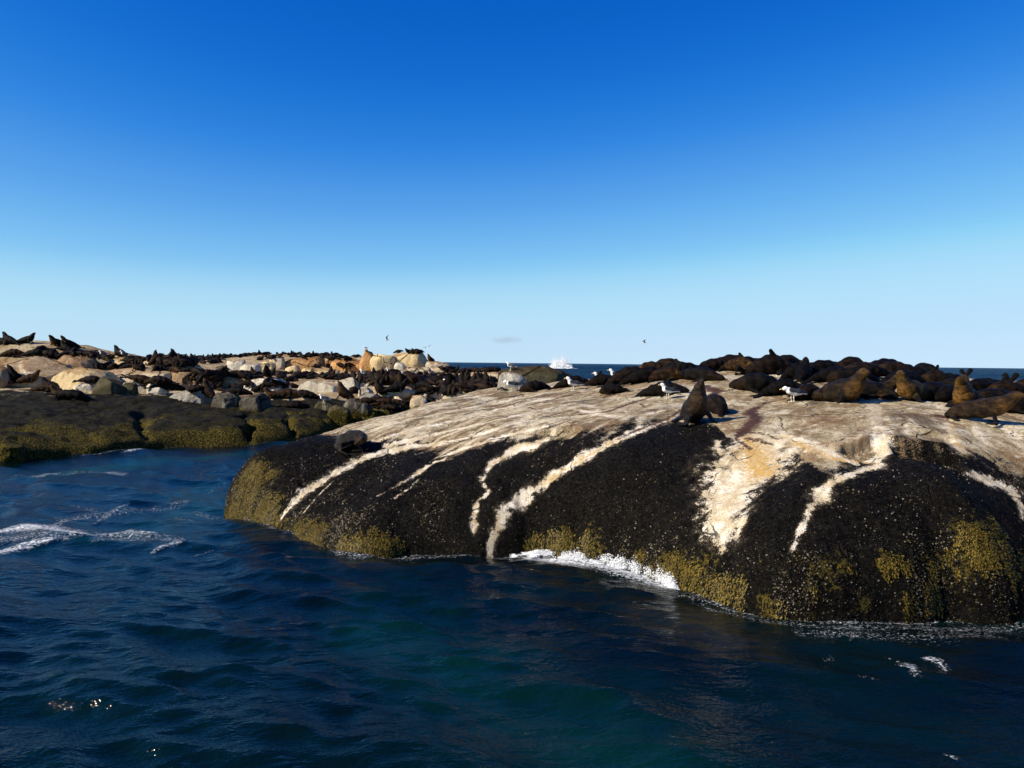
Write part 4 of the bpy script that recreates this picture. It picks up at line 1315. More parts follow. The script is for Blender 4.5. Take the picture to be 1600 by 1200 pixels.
# ---- seals on the near rock: pose, px, py of the belly line (or None with depth d), facing in degrees, scale, colour, wet, mirror, label
GN = 'seals hauled out on the near rock'
K = 'on the near rock'
near_seals = [
    ('curl', 553, 698, None, 15, .84, (0.040, 0.036, 0.028), .8, 0, 'lone curled seal scratching itself at the left end of the near rock'),
    ('upright', 1086, 661, None, -72, .98, (0.020, 0.012, 0.008), 1.0, 0, 'wet upright seal pointing its nose to the sky'),
    ('lump', 1117, 645, None, 100, .86, DARK, .5, 0, 'dark rounded seal lying right behind the nose-up seal'),
    ('prone_turn', 838, 611, None, 200, .72, BLACK, .3, 0, 'black seal lying beside the big pale boulder'),
    ('prone', 893, 604, None, 20, .72, DARK, .3, 0, 'brown-backed seal lying behind the leftmost standing gull'),
    ('side', 943, 601, None, 178, .72, BLACK, .3, 0, 'black seal left of the group with one flipper raised at the horizon'),
    ('prone_turn', 982, 598, None, 15, 1.0, DARK, .3, 0, 'dark seal lifting its brown head against the sea'),
    ('prone_turn', 958, 603, 24.2, 160, .62, BLACK, .3, 0, 'dark seal lying at the left end of the main group'),
    ('prone', 1020, None, 28.5, 170, .85, BROWN, .2, 0, 'light brown back showing above the left part of the group'),
    ('lump', 1043, None, 28.5, 150, .98, DARK, .2, 0, 'dark hump on the skyline left of the raised hind flippers'),
    ('prone', 1040, 594, None, -14, .84, BROWN, .3, 0, 'long brown seal above the large male beside the gull'),
    ('prone', 1034, 617, None, -10, .86, BLACK, .5, 0, 'large black male lying behind the walking gull, head to the right'),
    ('kick', 1092, 594, None, -40, .95, BLACK, .5, 0, 'black seal with both hind flippers up in the air'),
    ('prone', 1112, None, 27.0, 20, .90, DARK, .2, 1, 'dark seal right of the raised flippers on the skyline'),
    ('side', 1155, 580, None, -40, .80, (0.062, 0.034, 0.014), .2, 0, 'orange-brown seal with its head hanging down, flipper up'),
    ('side', 1200, None, 26.0, 10, 1.05, DARK, .2, 0, 'big dark seal sprawled on the skyline with one flat flipper'),
    ('prone_turn', 1186, 611, None, 178, .98, BLACK, .5, 0, 'black seal with a golden head flat on the rock, above the purple stain'),
    ('nose_up', 1256, 600, 24.0, 60, .86, BLACK, .2, 0, 'black seal with its round head up in the gap of the skyline'),
    ('prone', 1222, 607, 21.6, 10, .80, BLACK, .3, 0, 'black seal lying close behind the rightmost gull'),
    ('lump', 1262, 611, 20.8, 30, .82, DARK, .3, 0, 'dark rounded seal right of the rightmost gull'),
    ('prone', 1294, None, 27.0, 170, .80, BROWN, .2, 0, 'brown back on the skyline right of the round head'),
    ('lump', 1328, None, 26.5, 20, 1.10, DARK, .2, 0, 'tall dark hump on the skyline above the golden-throated seal'),
    ('prone', 1358, None, 26.5, 160, .82, (0.055, 0.022, 0.012), .2, 0, 'reddish back on the skyline behind the two brown faces'),
    ('raised', 1318, 629, None, -52, 1.06, (0.030, 0.020, 0.010), .6, 0, 'large seal with a golden throat and raised head in front of the group'),
    ('prone_turn', 1352, 621, None, -10, .86, BLACK, .6, 0, 'black plump seal lying right of the golden-throated seal'),
    ('nose_up', 1356, 612, 20.6, 110, .80, (0.050, 0.030, 0.014), .3, 0, 'brown-faced seal peering over the plump black seal'),
    ('raised', 1376, 612, 20.4, 0, .82, (0.040, 0.028, 0.014), .3, 0, 'grey-brown seal turning its head right behind the plump one'),
    ('raised', 1424, 613, 20.0, 204, .98, (0.055, 0.046, 0.028), .3, 0, 'pale-necked seal with raised head facing left'),
    ('prone_turn', 1452, 623, None, 10, .92, BLACK, .5, 0, 'black seal lying in front of the pale-necked seal'),
    ('prone', 1402, None, 26.0, 175, 1.05, DARK, .2, 0, 'long dark back on the skyline left of the round black hump'),
    ('lump', 1444, None, 25.2, 90, 1.10, BLACK, .2, 0, 'round black hump standing highest on the right skyline'),
    ('side', 1464, None, 23.2, 180, .86, DARK, .2, 0, 'dark seal below the round black hump, belly up'),
    ('kick', 1482, None, 24.8, 180, .70, BLACK, .2, 0, 'dark seal right of the round hump with a flipper on the skyline'),
    ('nose_up', 1508, 641, None, 218, .98, (0.048, 0.028, 0.012), .4, 0, 'sitting seal with brown chest and open mouth at the right'),
    ('raised', 1506, 618, 21.2, 60, .74, (0.060, 0.040, 0.018), .3, 0, 'tan-faced seal with a flipper up behind the open-mouthed seal'),
    ('walk', 1535, 660, None, -36, .84, (0.045, 0.027, 0.012), .7, 0, 'seal walking right on its flippers, orange chest lit by the sun'),
    ('lump', 1584, 640, None, 60, .55, (0.060, 0.038, 0.016), .3, 0, 'small tan seal half hidden behind the walking seal'),
    ('kick', 1542, None, 23.0, 170, .84, BLACK, .3, 0, 'black seal with raised flippers left of the sea gap at the right'),
    ('side', 1574, None, 22.0, 175, .84, DARK, .3, 0, 'dark seal at the right edge with one broad flipper up'),
    ('prone', 1560, 622, 19.6, 170, .86, BLACK, .4, 0, 'black seal lying behind the walking seal'),
    ('prone_turn', 1606, 634, 18.6, 175, .95, BLACK, .4, 0, 'black seal cut off by the right edge of the picture'),
    ('prone', 1612, None, 22.5, 185, .95, DARK, .3, 0, 'dark back at the right edge under the sea horizon'),
    ('lump', 1478, 620, 20.2, 40, .80, BLACK, .4, 0, 'black seal tucked between the pale-necked and the open-mouthed seals'),
    ('prone', 1410, 604, 22.8, 20, .95, BLACK, .3, 0, 'black seal in the shade behind the pale-necked seal'),
    ('prone', 1300, 598, 23.6, 15, .95, BLACK, .3, 0, 'black seal in the shade behind the golden-throated seal'),
    ('prone_turn', 1246, None, 24.5, 20, .85, BLACK, .3, 0, 'black seal between the sprawled seal and the round head'),
    ('prone', 1525, 605, 22.2, 10, .9, BLACK, .3, 0, 'black seal in the middle of the right-hand pile'),
    ('prone', 1350, 592, 24.6, 185, .95, DARK, .3, 0, 'dark seal behind the two brown faces'),
    ('prone', 1066, None, 26.4, 185, .95, BLACK, .2, 0, 'black back between the dark hump and the raised hind flippers'),
    ('prone_turn', 1140, None, 28.0, 10, 1.0, DARK, .2, 0, 'dark back on the skyline left of the orange-brown seal'),
    ('prone', 1168, None, 27.0, 190, 1.0, BLACK, .2, 0, 'black back just left of the sprawled seal on the skyline'),
    ('lump', 1228, None, 27.0, 30, 1.0, DARK, .2, 0, 'dark hump closing the skyline right of the sprawled seal'),
    ('prone', 1280, None, 25.4, 10, 1.0, BLACK, .2, 0, 'black back below the brown one right of the round head'),
    ('prone', 1380, None, 27.4, 20, 1.1, BLACK, .2, 0, 'black back behind the reddish one on the skyline'),
    ('prone', 1420, None, 24.0, 5, 1.0, BLACK, .2, 0, 'black seal between the long dark back and the pale-necked seal'),
    ('lump', 1490, 612, 21.8, 120, .9, BLACK, .2, 0, 'black seal tucked left of the tan-faced seal'),
    ('prone_turn', 1330, None, 23.2, 175, .95, BLACK, .2, 0, 'black seal filling the pile under the tall dark hump'),
    ('prone', 1008, None, 26.0, 10, .95, BLACK, .2, 0, 'black back left of the long brown seal'),
]
for (pose, px, py, d, yaw, sc_, colr, wet, mir, lab) in near_seals:
    if d is None:
        q = on_rock(px, py)
    else:
        q = at_depth(px, 600, d)
        q[2] = rock(q[0], q[1])
    nrm = rock.normal(q[0], q[1], 0.4)
    up_ = pose in ('upright', 'nose_up', 'walk')
    place_seal(pose, Vector(q) - Vector((0, 0, 0.02)), nrm, yaw, sc_ * 0.90, colr, lab, GN, wet, mirror=bool(mir), align=0.45 if up_ else 0.9)

# ---- gulls
m = NT('gull_white')
MAT_WHITE = m.fin(Base_Color=m.mix(m.noise(9, 3), (0.72, 0.72, 0.70), (0.84, 0.84, 0.83)), Roughness=0.7)
m = NT('gull_dark')
MAT_GDARK = m.fin(Base_Color=m.mix(m.noise(12, 3), (0.016, 0.017, 0.020), (0.04, 0.042, 0.047)), Roughness=0.6)
m = NT('gull_beak')
MAT_BEAK = m.fin(Base_Color=m.mix(m.noise(20, 2), (0.55, 0.38, 0.10), (0.62, 0.46, 0.18)), Roughness=0.5)
m = NT('gull_leg')
MAT_LEG = m.fin(Base_Color=m.mix(m.noise(20, 2), (0.42, 0.40, 0.30), (0.55, 0.52, 0.40)), Roughness=0.6)


def sdf_mesh(name, segs, h, mat, k=0.03):
    def fn(P):
        d = None
        for s in segs:
            q = capsule(P, *s) if len(s) == 4 else flat_capsule(P, *s)
            d = q if d is None else smin(d, q, k)
        return d
    A = np.array([p for s in segs for p in s[:2]])
    r = max(max(s[2], s[3]) for s in segs) + 2 * h
    v, f = surface_nets(fn, A.min(0) - r, A.max(0) + r, h)
    return np_mesh(name, v, f, mats=[mat])


G_BODY = sdf_mesh('body', [((-.20, 0, .215), (-.05, 0, .235), .030, .072), ((-.05, 0, .235), (.09, 0, .265), .080, .082), ((.09, 0, .275), (.155, 0, .375), .066, .045), ((.16, 0, .385), (.19, 0, .40), .047, .045)], .012, MAT_WHITE)
G_BODY2 = sdf_mesh('body', [((-.20, 0, .20), (-.05, 0, .225), .030, .072), ((-.05, 0, .225), (.09, 0, .265), .080, .080), ((.09, 0, .27), (.19, 0, .325), .062, .044), ((.19, 0, .325), (.225, 0, .315), .045, .042)], .012, MAT_WHITE)
G_WING = sdf_mesh('wing', [((.08, .075, .295), (-.12, .072, .265), .055, .050, (0, 1, .25), 3.0), ((-.12, .072, .265), (-.36, .022, .225), .046, .012, (0, 1, .25), 3.0)], .010, MAT_GDARK)
G_TAIL = sdf_mesh('tail', [((-.16, 0, .215), (-.31, 0, .195), .045, .040, (0, 0, 1), 3.0)], .010, MAT_WHITE)
G_BEAK = sdf_mesh('beak', [((.225, 0, .395), (.275, 0, .385), .016, .008), ((.275, 0, .387), (.288, 0, .374), .009, .004)], .005, MAT_BEAK)
G_LEG = sdf_mesh('leg', [((-.005, .035, .20), (.0, .038, .10), .018, .010), ((.0, .038, .10), (-.012, .038, .012), .010, .010), ((-.02, .038, .010), (.055, .038, .008), .010, .018)], .007, MAT_LEG)
G_FBODY = sdf_mesh('body', [((-.26, 0, 0), (-.05, 0, 0), .022, .07), ((-.05, 0, 0), (.12, 0, .01), .075, .07), ((.12, 0, .01), (.24, 0, .02), .06, .042)], .016, MAT_WHITE)
G_FWING = sdf_mesh('wing', [((.04, .04, .03), (.10, .30, .20), .09, .085, (.1, -.5, 1), 4.0), ((.10, .30, .20), (-.06, .66, .30), .085, .03, (.1, -.3, 1), 4.0)], .016, MAT_GDARK, 0.02)


def gull(loc, yaw, label, group, scale=1.0, low=False):
    r = link('gull', None, label=label, category='gull', group=group)
    r.location = loc
    r.rotation_euler = (0, 0, math.radians(yaw))
    r.scale = (scale,) * 3
    link('body', G_BODY2 if low else G_BODY, r)
    for s in (1, -1):
        w = link('wing', G_WING, r)
        w.scale = (1, s, 1)
        l = link('leg', G_LEG, r)
        l.scale = (1, s, 1)
        if s < 0:
            l.location = (0.03, 0, 0)
    link('tail', G_TAIL, r)
    b = link('beak', G_BEAK, r)
    if low:
        b.location = (.038, 0, -.085)
    return r


def flying_gull(px, py, d, yaw, label, bank=0.0):
    r = link('gull', None, label=label, category='gull', group='gulls in flight')
    r.location = at_depth(px, py, d)
    r.rotation_euler = (bank, 0, math.radians(yaw))
    link('body', G_FBODY, r)
    for s in (1, -1):
        w = link('wing', G_FWING, r)
        w.scale = (1, s, 1)
    return r


GG = 'gulls standing on the near rock'
for (px, py, yaw, low, lab, sc_) in ((896, 611, 186, False, 'white gull with dark wings standing tall, leftmost on the open rock', 1.08), (1044, 623, 190, False, 'white gull with dark wings walking in front of the large black male', 1.0),
                                     (1239, 628, 184, True, 'white gull with dark wings and lowered head above the purple stain', 1.08), (799, 612, 190, True, 'gull in front of the big pale boulder', 1.1)):
    gull(Vector(on_rock(px, py)) - Vector((0, 0, 0.005)), yaw, lab, GG, sc_, low)
for (px, d, lab) in ((938, 27.6, 'gull mostly hidden behind the black seal with one raised flipper'), (962, 27.6, 'gull mostly hidden behind the lifted brown head')):
    q = at_depth(px, 585, d)
    gull((q[0], q[1], float(rock(q[0], q[1])) - 0.02), 180, lab, GG, 1.0)
flying_gull(605, 531, 95, 200, 'gull flying left of the pointed orange rock', 0.5)
flying_gull(668, 544, 110, 120, 'gull flying low above the large streaked dome', -0.3)
flying_gull(1007, 535, 100, 185, 'gull flying alone above the seal group', 0.1)

# ---- seals and gulls of the far island, set down where they meet the rock
bpy.context.view_layer.update()
dg = bpy.context.evaluated_depsgraph_get()


def scene_hit(px, py):
    v = ray(px, py)
    v = v / np.linalg.norm(v)
    ok, loc, nrm, idx, ob, _ = SC.ray_cast(dg, Vector(CAM), Vector(v))
    if not ok:
        return None
    if ob.name.startswith(('sea', 'near_rock', 'fur_seal', 'gull', 'eye', 'nose', 'body', 'wing', 'leg', 'beak', 'tail')):
        return None
    return loc, nrm


def down(loc, h=2.5):
    """drop onto whatever stands there"""
    ok, l2, n2, idx, ob, _ = SC.ray_cast(dg, Vector((loc[0], loc[1], loc[2] + h)), Vector((0, 0, -1)), distance=h + 6)
    if ok and not ob.name.startswith(('sea', 'fur_seal')):
        return l2, n2
    return None


PR = random.Random(3)
explicit = [
    ('nose_up', 14, 537, 160, 'seal with raised head at the left end of the skyline'), ('nose_up', 44, 536, 10, 'tallest upright seal on the left skyline'),
    ('nose_up', 88, 541, 240, 'second slim upright seal on the left skyline'), ('nose_up', 106, 543, 215, 'third upright seal on the left skyline, head turned left'),
    ('nose_up', 187, 557, 150, 'upright seal on the crest beside a gull'), ('lump', 3, 537, 0, 'dark hump cut off by the left edge on the skyline'),
    ('prone', 55, 556, 20, 'large dark seal at the front of the left crest'), ('prone', 80, 558, 190, 'dark seal right of the large one on the left crest'),
    ('prone', 20, 556, 10, 'seal with a pale face lying on the left crest ledge'), ('prone_turn', 62, 551, 90, 'dark seal between the upright seals and the crest ledge'),
    ('upright', 23, 598, 200, 'dark seal sitting below the big cream ledge'), ('raised', 48, 599, 20, 'brown seal sitting below the white drip'),
    ('raised', 80, 608, 170, 'dark seal with raised head at the shelf edge'), ('prone', 70, 612, 10, 'orange-brown seal lying at the shelf edge'),
    ('raised', 95, 623, 180, 'grey seal standing in front of the shelf seal group'), ('prone', 112, 623, 10, 'dark seal lying right of the grey standing seal'),
    ('prone', 143, 598, 10, 'dark seal lying on the low whitish stone'), ('prone', 222, 598, 5, 'dark brown seal lying on the flat-topped boulder'),
    ('prone', 250, 600, 185, 'dark seal lying on the small pale block'), ('upright', 325, 622, 150, 'seal sitting upright at the tip of the leaning slab'),
    ('prone', 262, 617, 10, 'dark seal lying beside the leaning slabs'), ('prone', 368, 617, 5, 'black seal lying left of the rounded white boulder'),
    ('raised', 428, 622, 190, 'brown seal with raised head on the long pale slab'), ('prone', 445, 622, 10, 'dark seal beside the brown one on the long pale slab'),
    ('prone', 478, 621, 180, 'dark long seal in front of the white square block'), ('prone', 458, 637, 15, 'seal lying below the long pale slab'),
    ('upright', 537, 622, 170, 'seal sitting with its nose up before the taller white block'), ('lump', 552, 614, 90, 'dark seal with a yellow face right of the white blocks'),
    ('upright', 594, 616, 190, 'roaring dark upright seal among the boulders'), ('raised', 622, 612, 10, 'dark seal stretched right of the roaring seal'),
    ('prone', 585, 631, 200, 'reddish brown seal below the roaring seal'), ('prone', 600, 634, 10, 'dark seal right of the reddish brown one'),
    ('lump', 632, 628, 20, 'black seal slumped over the stones'), ('prone', 612, 601, 5, 'dark seal lying across the light grey dome'),
    ('prone', 661, 607, -40, 'dark seal sliding down from the sandy dome'), ('lump', 746, 612, 90, 'bluish black seal close to the near rock'),
    ('upright', 672, 564, 200, 'seal sitting at the right end of the large dome'), ('prone', 572, 598, 10, 'black seal lying left of the light grey dome'),
    ('prone', 540, 590, 10, 'dark seal lying above the taller white block'),
]
GF = 'seals of the far island'
n_ind = 0
for (pose, px, py, yaw, lab) in explicit:
    hit = None
    for dy in range(0, 30, 1):
        hit = scene_hit(px, py + dy)
        if hit:
            break
    if not hit:
        print('MISS', px, py)
        continue
    c = PR.choice([BLACK, BLACK, DARK, DARK, BROWN])
    if 'brown' in lab:
        c = (0.055, 0.030, 0.013)
    nrm = hit[1] if hit[1].z > 0.5 else Vector((0, -0.2, 1)).normalized()
    loc = hit[0]
    dd = down(loc, 0.6)
    if dd and dd[0].z - loc.z < 0.7:
        loc = dd[0]
    place_seal(pose, loc - Vector((0, 0, 0.03)), nrm, yaw, PR.uniform(.82, .98), c, lab, GF, .3, far=True, align=0.3 if pose in ('upright', 'nose_up') else 0.6)
    n_ind += 1

zones = [  # name, polyline (px, py), half height px, count, share sitting, label
    ([(60, 548), (130, 552), (200, 562), (240, 568)], 4, 22, .08, 'dark seal packed among others along the crest of the left ledges'),
    ([(108, 578), (180, 574), (240, 576), (290, 580)], 3, 15, .06, 'dark seal in the row lying on the long pink-cream ledge'),
    ([(200, 566), (260, 566), (320, 562)], 5, 14, .08, 'small dark seal in the dip between the left ledges and the far hill'),
    ([(300, 586), (400, 588), (480, 590), (560, 590)], 5, 34, .06, 'small dark seal in the belt crossing the middle of the far island'),
    ([(300, 602), (360, 605), (440, 606), (460, 600)], 7, 16, .1, 'dark seal lying between the sloping slabs and the white boulders'),
    ([(560, 584), (640, 590), (700, 592), (760, 594)], 8, 44, .08, 'small dark seal in the dense colony left of the big pale boulder'),
    ([(640, 606), (700, 606), (760, 606)], 9, 20, .08, 'dark seal among the stones bordering the near rock'),
    ([(560, 626), (600, 640), (660, 632), (700, 620)], 8, 14, .1, 'dark seal slumped low among the shore boulders'),
]
BOX = {o: None for o in COL.objects if o.name.startswith(('boulder', 'rock_ledge'))}
CUT = (' with ', ' above ', ' below ', ' beside ', ' right of ', ' left of ', ' at ', ' on ', ' under ', ' between ', ' in ', ' half ', ' behind ', ' carrying ', ' standing ', ' leaning ', ' sloping ',
       ' cut off', ' wedged ', ' streaked ', ' leading ', ' covered ', ' close ', ' just ')


def to_px(p):
    v = np.asarray(p, float) - CAM
    z = v @ _f
    return 800 + F_PX * (v @ _r) / z, 600 - F_PX * (v @ _u) / z


for o in BOX:
    s_ = o['label']
    for c_ in CUT:
        k_ = s_.find(c_, 8)
        if k_ > 0:
            s_ = s_[:k_]
    BOX[o] = (*to_px(o.location), s_.strip())


def near_label(pose, px, py, lab):
    best = min(BOX.values(), key=lambda b: (b[0] - px) ** 2 + 4 * (b[1] - py) ** 2)
    if (best[0] - px) ** 2 + 4 * (best[1] - py) ** 2 > 60 ** 2:
        return lab
    how = {'prone': 'lying stretched', 'prone_turn': 'lying bent', 'lump': 'lying curled up', 'upright': 'sitting bolt upright', 'raised': 'with raised head', 'nose_up': 'with lifted nose'}[pose]
    side = ('left of' if px < best[0] else 'right of') if abs(px - best[0]) > 14 else ('above' if py < best[1] else 'below')
    return 'dark seal %s %s the %s' % (how, side, best[2])


for zi, (line, hh_, cnt_, sit, lab) in enumerate(zones):
    line = np.array(line, float)
    made = 0
    tries = 0
    while made < cnt_ and tries < cnt_ * 5 and n_ind < 250:
        tries += 1
        px = PR.uniform(line[0, 0], line[-1, 0])
        py = np.interp(px, line[:, 0], line[:, 1]) + PR.uniform(-hh_, hh_)
        hit = scene_hit(px, py)
        if not hit or hit[1].z < 0.35:
            continue
        pose = PR.choice(['raised', 'raised', 'nose_up']) if PR.random() < sit else PR.choice(['prone', 'prone_turn', 'lump', 'prone'])
        place_seal(pose, hit[0] - Vector((0, 0, .05)), hit[1], PR.choice([0, 180, 20, 200, 160, -20, 90]) + PR.uniform(-25, 25), PR.uniform(.52, .72), PR.choice([BLACK, BLACK, DARK, DARK, BROWN]), near_label(pose, px, py, lab), GF, .3, far=True, align=0.7)
        made += 1
        n_ind += 1

# single out seals that lie together: count them from the left
by = {}
for o in COL.objects:
    if o.name.startswith('fur_seal'):
        by.setdefault(o['label'], []).append(o)
ORD = ['leftmost', 'second from left', 'third from left', 'fourth from left', 'fifth from left', 'sixth from left', 'seventh from left', 'eighth from left', 'ninth from left', 'tenth from left']
for lab, obs in by.items():
    if len(obs) > 1:
        obs.sort(key=lambda o: to_px(o.matrix_world.translation)[0])
        for k, o in enumerate(obs):
            s_ = '%s of the %s' % (ORD[k], lab.replace('seal ', 'seals ', 1)) if k < len(ORD) else lab
            if len(s_.split()) <= 16:
                o['label'] = s_

# the rest of the colony, too small and too many to count
mass = [([(300, 560), (360, 556), (430, 551), (500, 553), (560, 555)], 3, 300), ([(585, 553), (620, 550), (660, 550), (672, 554)], 2, 60), ([(270, 566), (340, 564), (350, 560)], 4, 60), ([(400, 562), (440, 556), (560, 562)], 2, 40),
        ([(300, 590), (420, 588), (560, 590)], 4, 60), ([(690, 580), (740, 578), (785, 577)], 4, 110), ([(560, 588), (660, 594), (770, 598)], 8, 150), ([(440, 573), (560, 573)], 2, 25),
        ([(230, 566), (300, 568)], 5, 50), ([(690, 602), (765, 606)], 9, 90)]
proto = {}
for p in ('prone', 'lump', 'upright'):
    me = seal_mesh(p, 0.14 if p != 'upright' else 0.12)
    vv = np.zeros(len(me.vertices) * 3)
    me.vertices.foreach_get('co', vv)
    ff_ = np.array([list(q.vertices) for q in me.polygons])
    proto[p] = (vv.reshape(-1, 3), ff_)
    bpy.data.meshes.remove(me)
VV, FF, n0 = [], [], 0
for line, hh_, cnt_ in mass:
    line = np.array(line, float)
    for _ in range(cnt_):
        px = PR.uniform(line[0, 0], line[-1, 0])
        py = np.interp(px, line[:, 0], line[:, 1]) + PR.uniform(-hh_, hh_)
        hit = scene_hit(px, py)
        if not hit or hit[1].z < 0.3:
            continue
        p, fc = proto[PR.choice(['prone', 'prone', 'prone', 'lump', 'lump', 'prone', 'lump', 'prone', 'lump', 'prone', 'upright'])]
        R = np.array(orient(PR.uniform(0, 6.28), hit[1], 0.6))
        w = (p * PR.uniform(.62, .9)) @ R.T + np.array(hit[0])
        VV.append(w)
        FF.append(fc + n0)
        n0 += len(w)
m = NT('colony_fur')
g_ = m.n('NewGeometry')
MAT_COL = m.fin(Base_Color=m.mix(g_.outputs['Random Per Island'], (0.003, 0.0025, 0.002), (0.022, 0.012, 0.006)), Roughness=0.6, Specular_IOR_Level=0.06)
link('seal_colony', np_mesh('seal_colony', np.concatenate(VV), np.concatenate(FF), mats=[MAT_COL]), kind='stuff', label='mass of tiny dark seals covering the far hill and flats', category='seal colony')

for (px, py, lab) in ((506, 630, 'white gull on the round dark olive boulder'), (568, 588, 'small gull left of the light grey dome'), (609, 586, 'gull standing on the crown of the light grey dome'), (632, 592, 'gull between the light grey and the sandy dome'),
                      (607, 594, 'gull sitting low on the face of the light grey dome'), (698, 603, 'gull on the corner of the sandy flat-topped boulder'), (798, 579, 'tiny gull on the green-topped outcrop'), (161, 559, 'left one of two small gulls above the long pale ledge'),
                      (194, 559, 'right one of two small gulls, next to the upright seal'), (571, 547, 'tiny gull perched on the pointed orange rock')):
    for dy in range(0, 16):
        hit = scene_hit(px, py + dy)
        if hit:
            break
    if hit:
        gull(hit[0], PR.uniform(150, 210), lab, 'gulls on the far island', 1.15)

# ------------------------------------------------------------------ spray, weed, barnacles
m = NT('foam')
nF = m.noise(30, 3, 0.7, m.coords('Object'))
MAT_FOAM = m.fin(Base_Color=m.mix(nF, (0.70, 0.74, 0.77), (0.88, 0.90, 0.91)), Roughness=0.8)


OCT = (np.array([(1, 0, 0), (-1, 0, 0), (0, 1, 0), (0, -1, 0), (0, 0, 1), (0, 0, -1.0)]),
       np.array([(0, 2, 4), (2, 1, 4), (1, 3, 4), (3, 0, 4), (2, 0, 5), (1, 2, 5), (3, 1, 5), (0, 3, 5)]))


def blobs(centers, radii, seed=0):
    v, f = OCT
    n = len(centers)
    rs = np.random.RandomState(seed)
    jit = 1 + 0.9 * (rs.rand(n, len(v), 1) - 0.5)
    P = v[None] * radii[:, None, None] * jit * (0.6 + 0.9 * rs.rand(n, 1, 3))
    P = P + centers[:, None, :]
    Fc = f[None] + (np.arange(n) * len(v))[:, None, None]
    return P.reshape(-1, 3), Fc.reshape(-1, 3)


rs = np.random.RandomState(21)
line = [(800, 866), (850, 864), (900, 868), (950, 878), (1000, 892), (1035, 906), (1055, 920)]
wl_ = np.array([at_water(*p) for p in line])
NB = 30000
t = rs.rand(NB) * (len(line) - 1)
i = np.minimum(t.astype(int), len(line) - 2)
base = wl_[i] + (wl_[i + 1] - wl_[i]) * (t - i)[:, None]
tt = t / (len(line) - 1)
env = sstep(0, 0.25, tt) * (0.55 + 0.45 * sstep(0.2, 0.7, tt)) * (1 - 0.6 * sstep(0.93, 1, tt))
off = rs.randn(NB) * 0.21
clump = noise2(tt * 30 + 3, off * 5, 3) * 0.6 + noise2(tt * 90, off * 14, 4) * 0.4
c = base.copy()
c[:, 1] += off - 0.14 * env
c[:, 0] += rs.randn(NB) * 0.03
crest = np.exp(-((off - 0.02) / 0.13) ** 2)
c[:, 2] = 0.0 + env * (0.03 + 0.42 * crest * clump ** 1.6) * rs.rand(NB) ** 0.8
keepb = clump > 0.40 + 0.16 * np.abs(off) / 0.2
r = (0.004 + 0.011 * rs.rand(NB) ** 3)
c, r = c[keepb], r[keepb]
v1, f1 = blobs(c, r, 1)
link('wave_foam', np_mesh('wave_foam', v1, f1, mats=[MAT_FOAM]), kind='stuff', label='white foaming wave breaking along the foot of the near rock', category='foam')


def plume(px, py, d, w, h, n, seed, label):
    rs = np.random.RandomState(seed)
    b = at_water(px, 600)
    b = at_depth(px, py, d)
    b[2] = 0
    n *= 3
    u = rs.randn(n) * 0.55
    tz = rs.rand(n) ** 1.25
    hill = 0.70 * np.exp(-((u + 0.22) / 0.30) ** 2) + 0.42 * np.exp(-((u - 0.10) / 0.34) ** 2) + 0.30 * np.exp(-((u + 0.5) / 0.22) ** 2) + 0.16 * np.exp(-((u - 0.7) / 0.7) ** 2)
    z = tz * hill * h * (0.65 + 0.7 * noise2(u * 7.1 + 2, u * 0 + 1, seed)) * np.exp(0.16 * rs.randn(n))
    tex = 0.6 * noise2(u * 4.5, z / h * 5.0, seed + 1) + 0.4 * noise2(u * 12, z / h * 13, seed + 2)
    kp = tex > 0.20 + 0.34 * np.clip(tz, 0, 1) ** 2.5
    u, tz, z = u[kp], tz[kp], z[kp]
    n = len(u)
    c = np.stack([b[0] + u * w * 0.8 - 0.10 * z + rs.randn(n) * w * 0.02, b[1] + rs.randn(n) * w * 0.35, z], 1)
    r = h * (0.016 + 0.075 * rs.rand(n) ** 2.2 * np.clip(1.1 - tz, 0, 1)) * (1.25 - 0.8 * np.clip(tz, 0, 1.2))
    v, f = blobs(c, r, seed)
    link('wave_spray', np_mesh('wave_spray', v, f, mats=[MAT_FOAM]), kind='stuff', label=label, category='spray')


plume(884, 575, 300, 14, 5.8, 9000, 1, 'tall white burst of spray on the sea behind the near rock')
plume(905, 580, 290, 16, 1.6, 1400, 2, 'low foam running right from the tall burst of spray')
plume(250, 562, 260, 13, 4.4, 4000, 3, 'low white surf above the dip in the left skyline')
plume(1000, 572, 420, 20, 2.2, 500, 4, 'thin white surf line near the horizon left of the seal group')

# weed: short golden fronds on the algae patches
rs = np.random.RandomState(9)
am = algae.ravel()
zz_ = RZ.ravel()
wn_ = am + 0.55 * fbm2(GX * 3.0, GY * 3.0, 4, 2, 0.65).ravel() + 0.25 * fbm2(GX * 14, GY * 14, 2, 4).ravel()
ok = (zz_ > 0.0) & (wn_ > 0.64)
cand = np.nonzero(ok)[0]
slope = np.hypot(*np.gradient(RZ, rx, ry)).ravel()
wgt = np.sqrt(1 + slope[cand] ** 2) * np.clip(wn_[cand] - 0.5, 0.03, 0.5)
pick = rs.choice(cand, 20000, p=wgt / wgt.sum())
X_, Y_, Z_ = GX.ravel()[pick], GY.ravel()[pick], zz_[pick]
gX, gY = np.gradient(RZ, rx, ry)
gX, gY = gX.ravel()[pick], gY.ravel()[pick]
X_ = X_ + rs.randn(len(pick)) * .02
Y_ = Y_ + rs.randn(len(pick)) * .02
Z_ = rock(X_, Y_)
N_ = np.stack([-gX, -gY, np.ones_like(gX)], 1)
N_ /= np.linalg.norm(N_, axis=1, keepdims=True)
D_ = np.stack([-gX, -gY, -(gX ** 2 + gY ** 2)], 1) + rs.randn(len(pick), 3) * 0.9
D_ -= N_ * (D_ * N_).sum(1, keepdims=True)
D_ /= np.linalg.norm(D_, axis=1, keepdims=True) + 1e-6
B_ = np.cross(N_, D_)
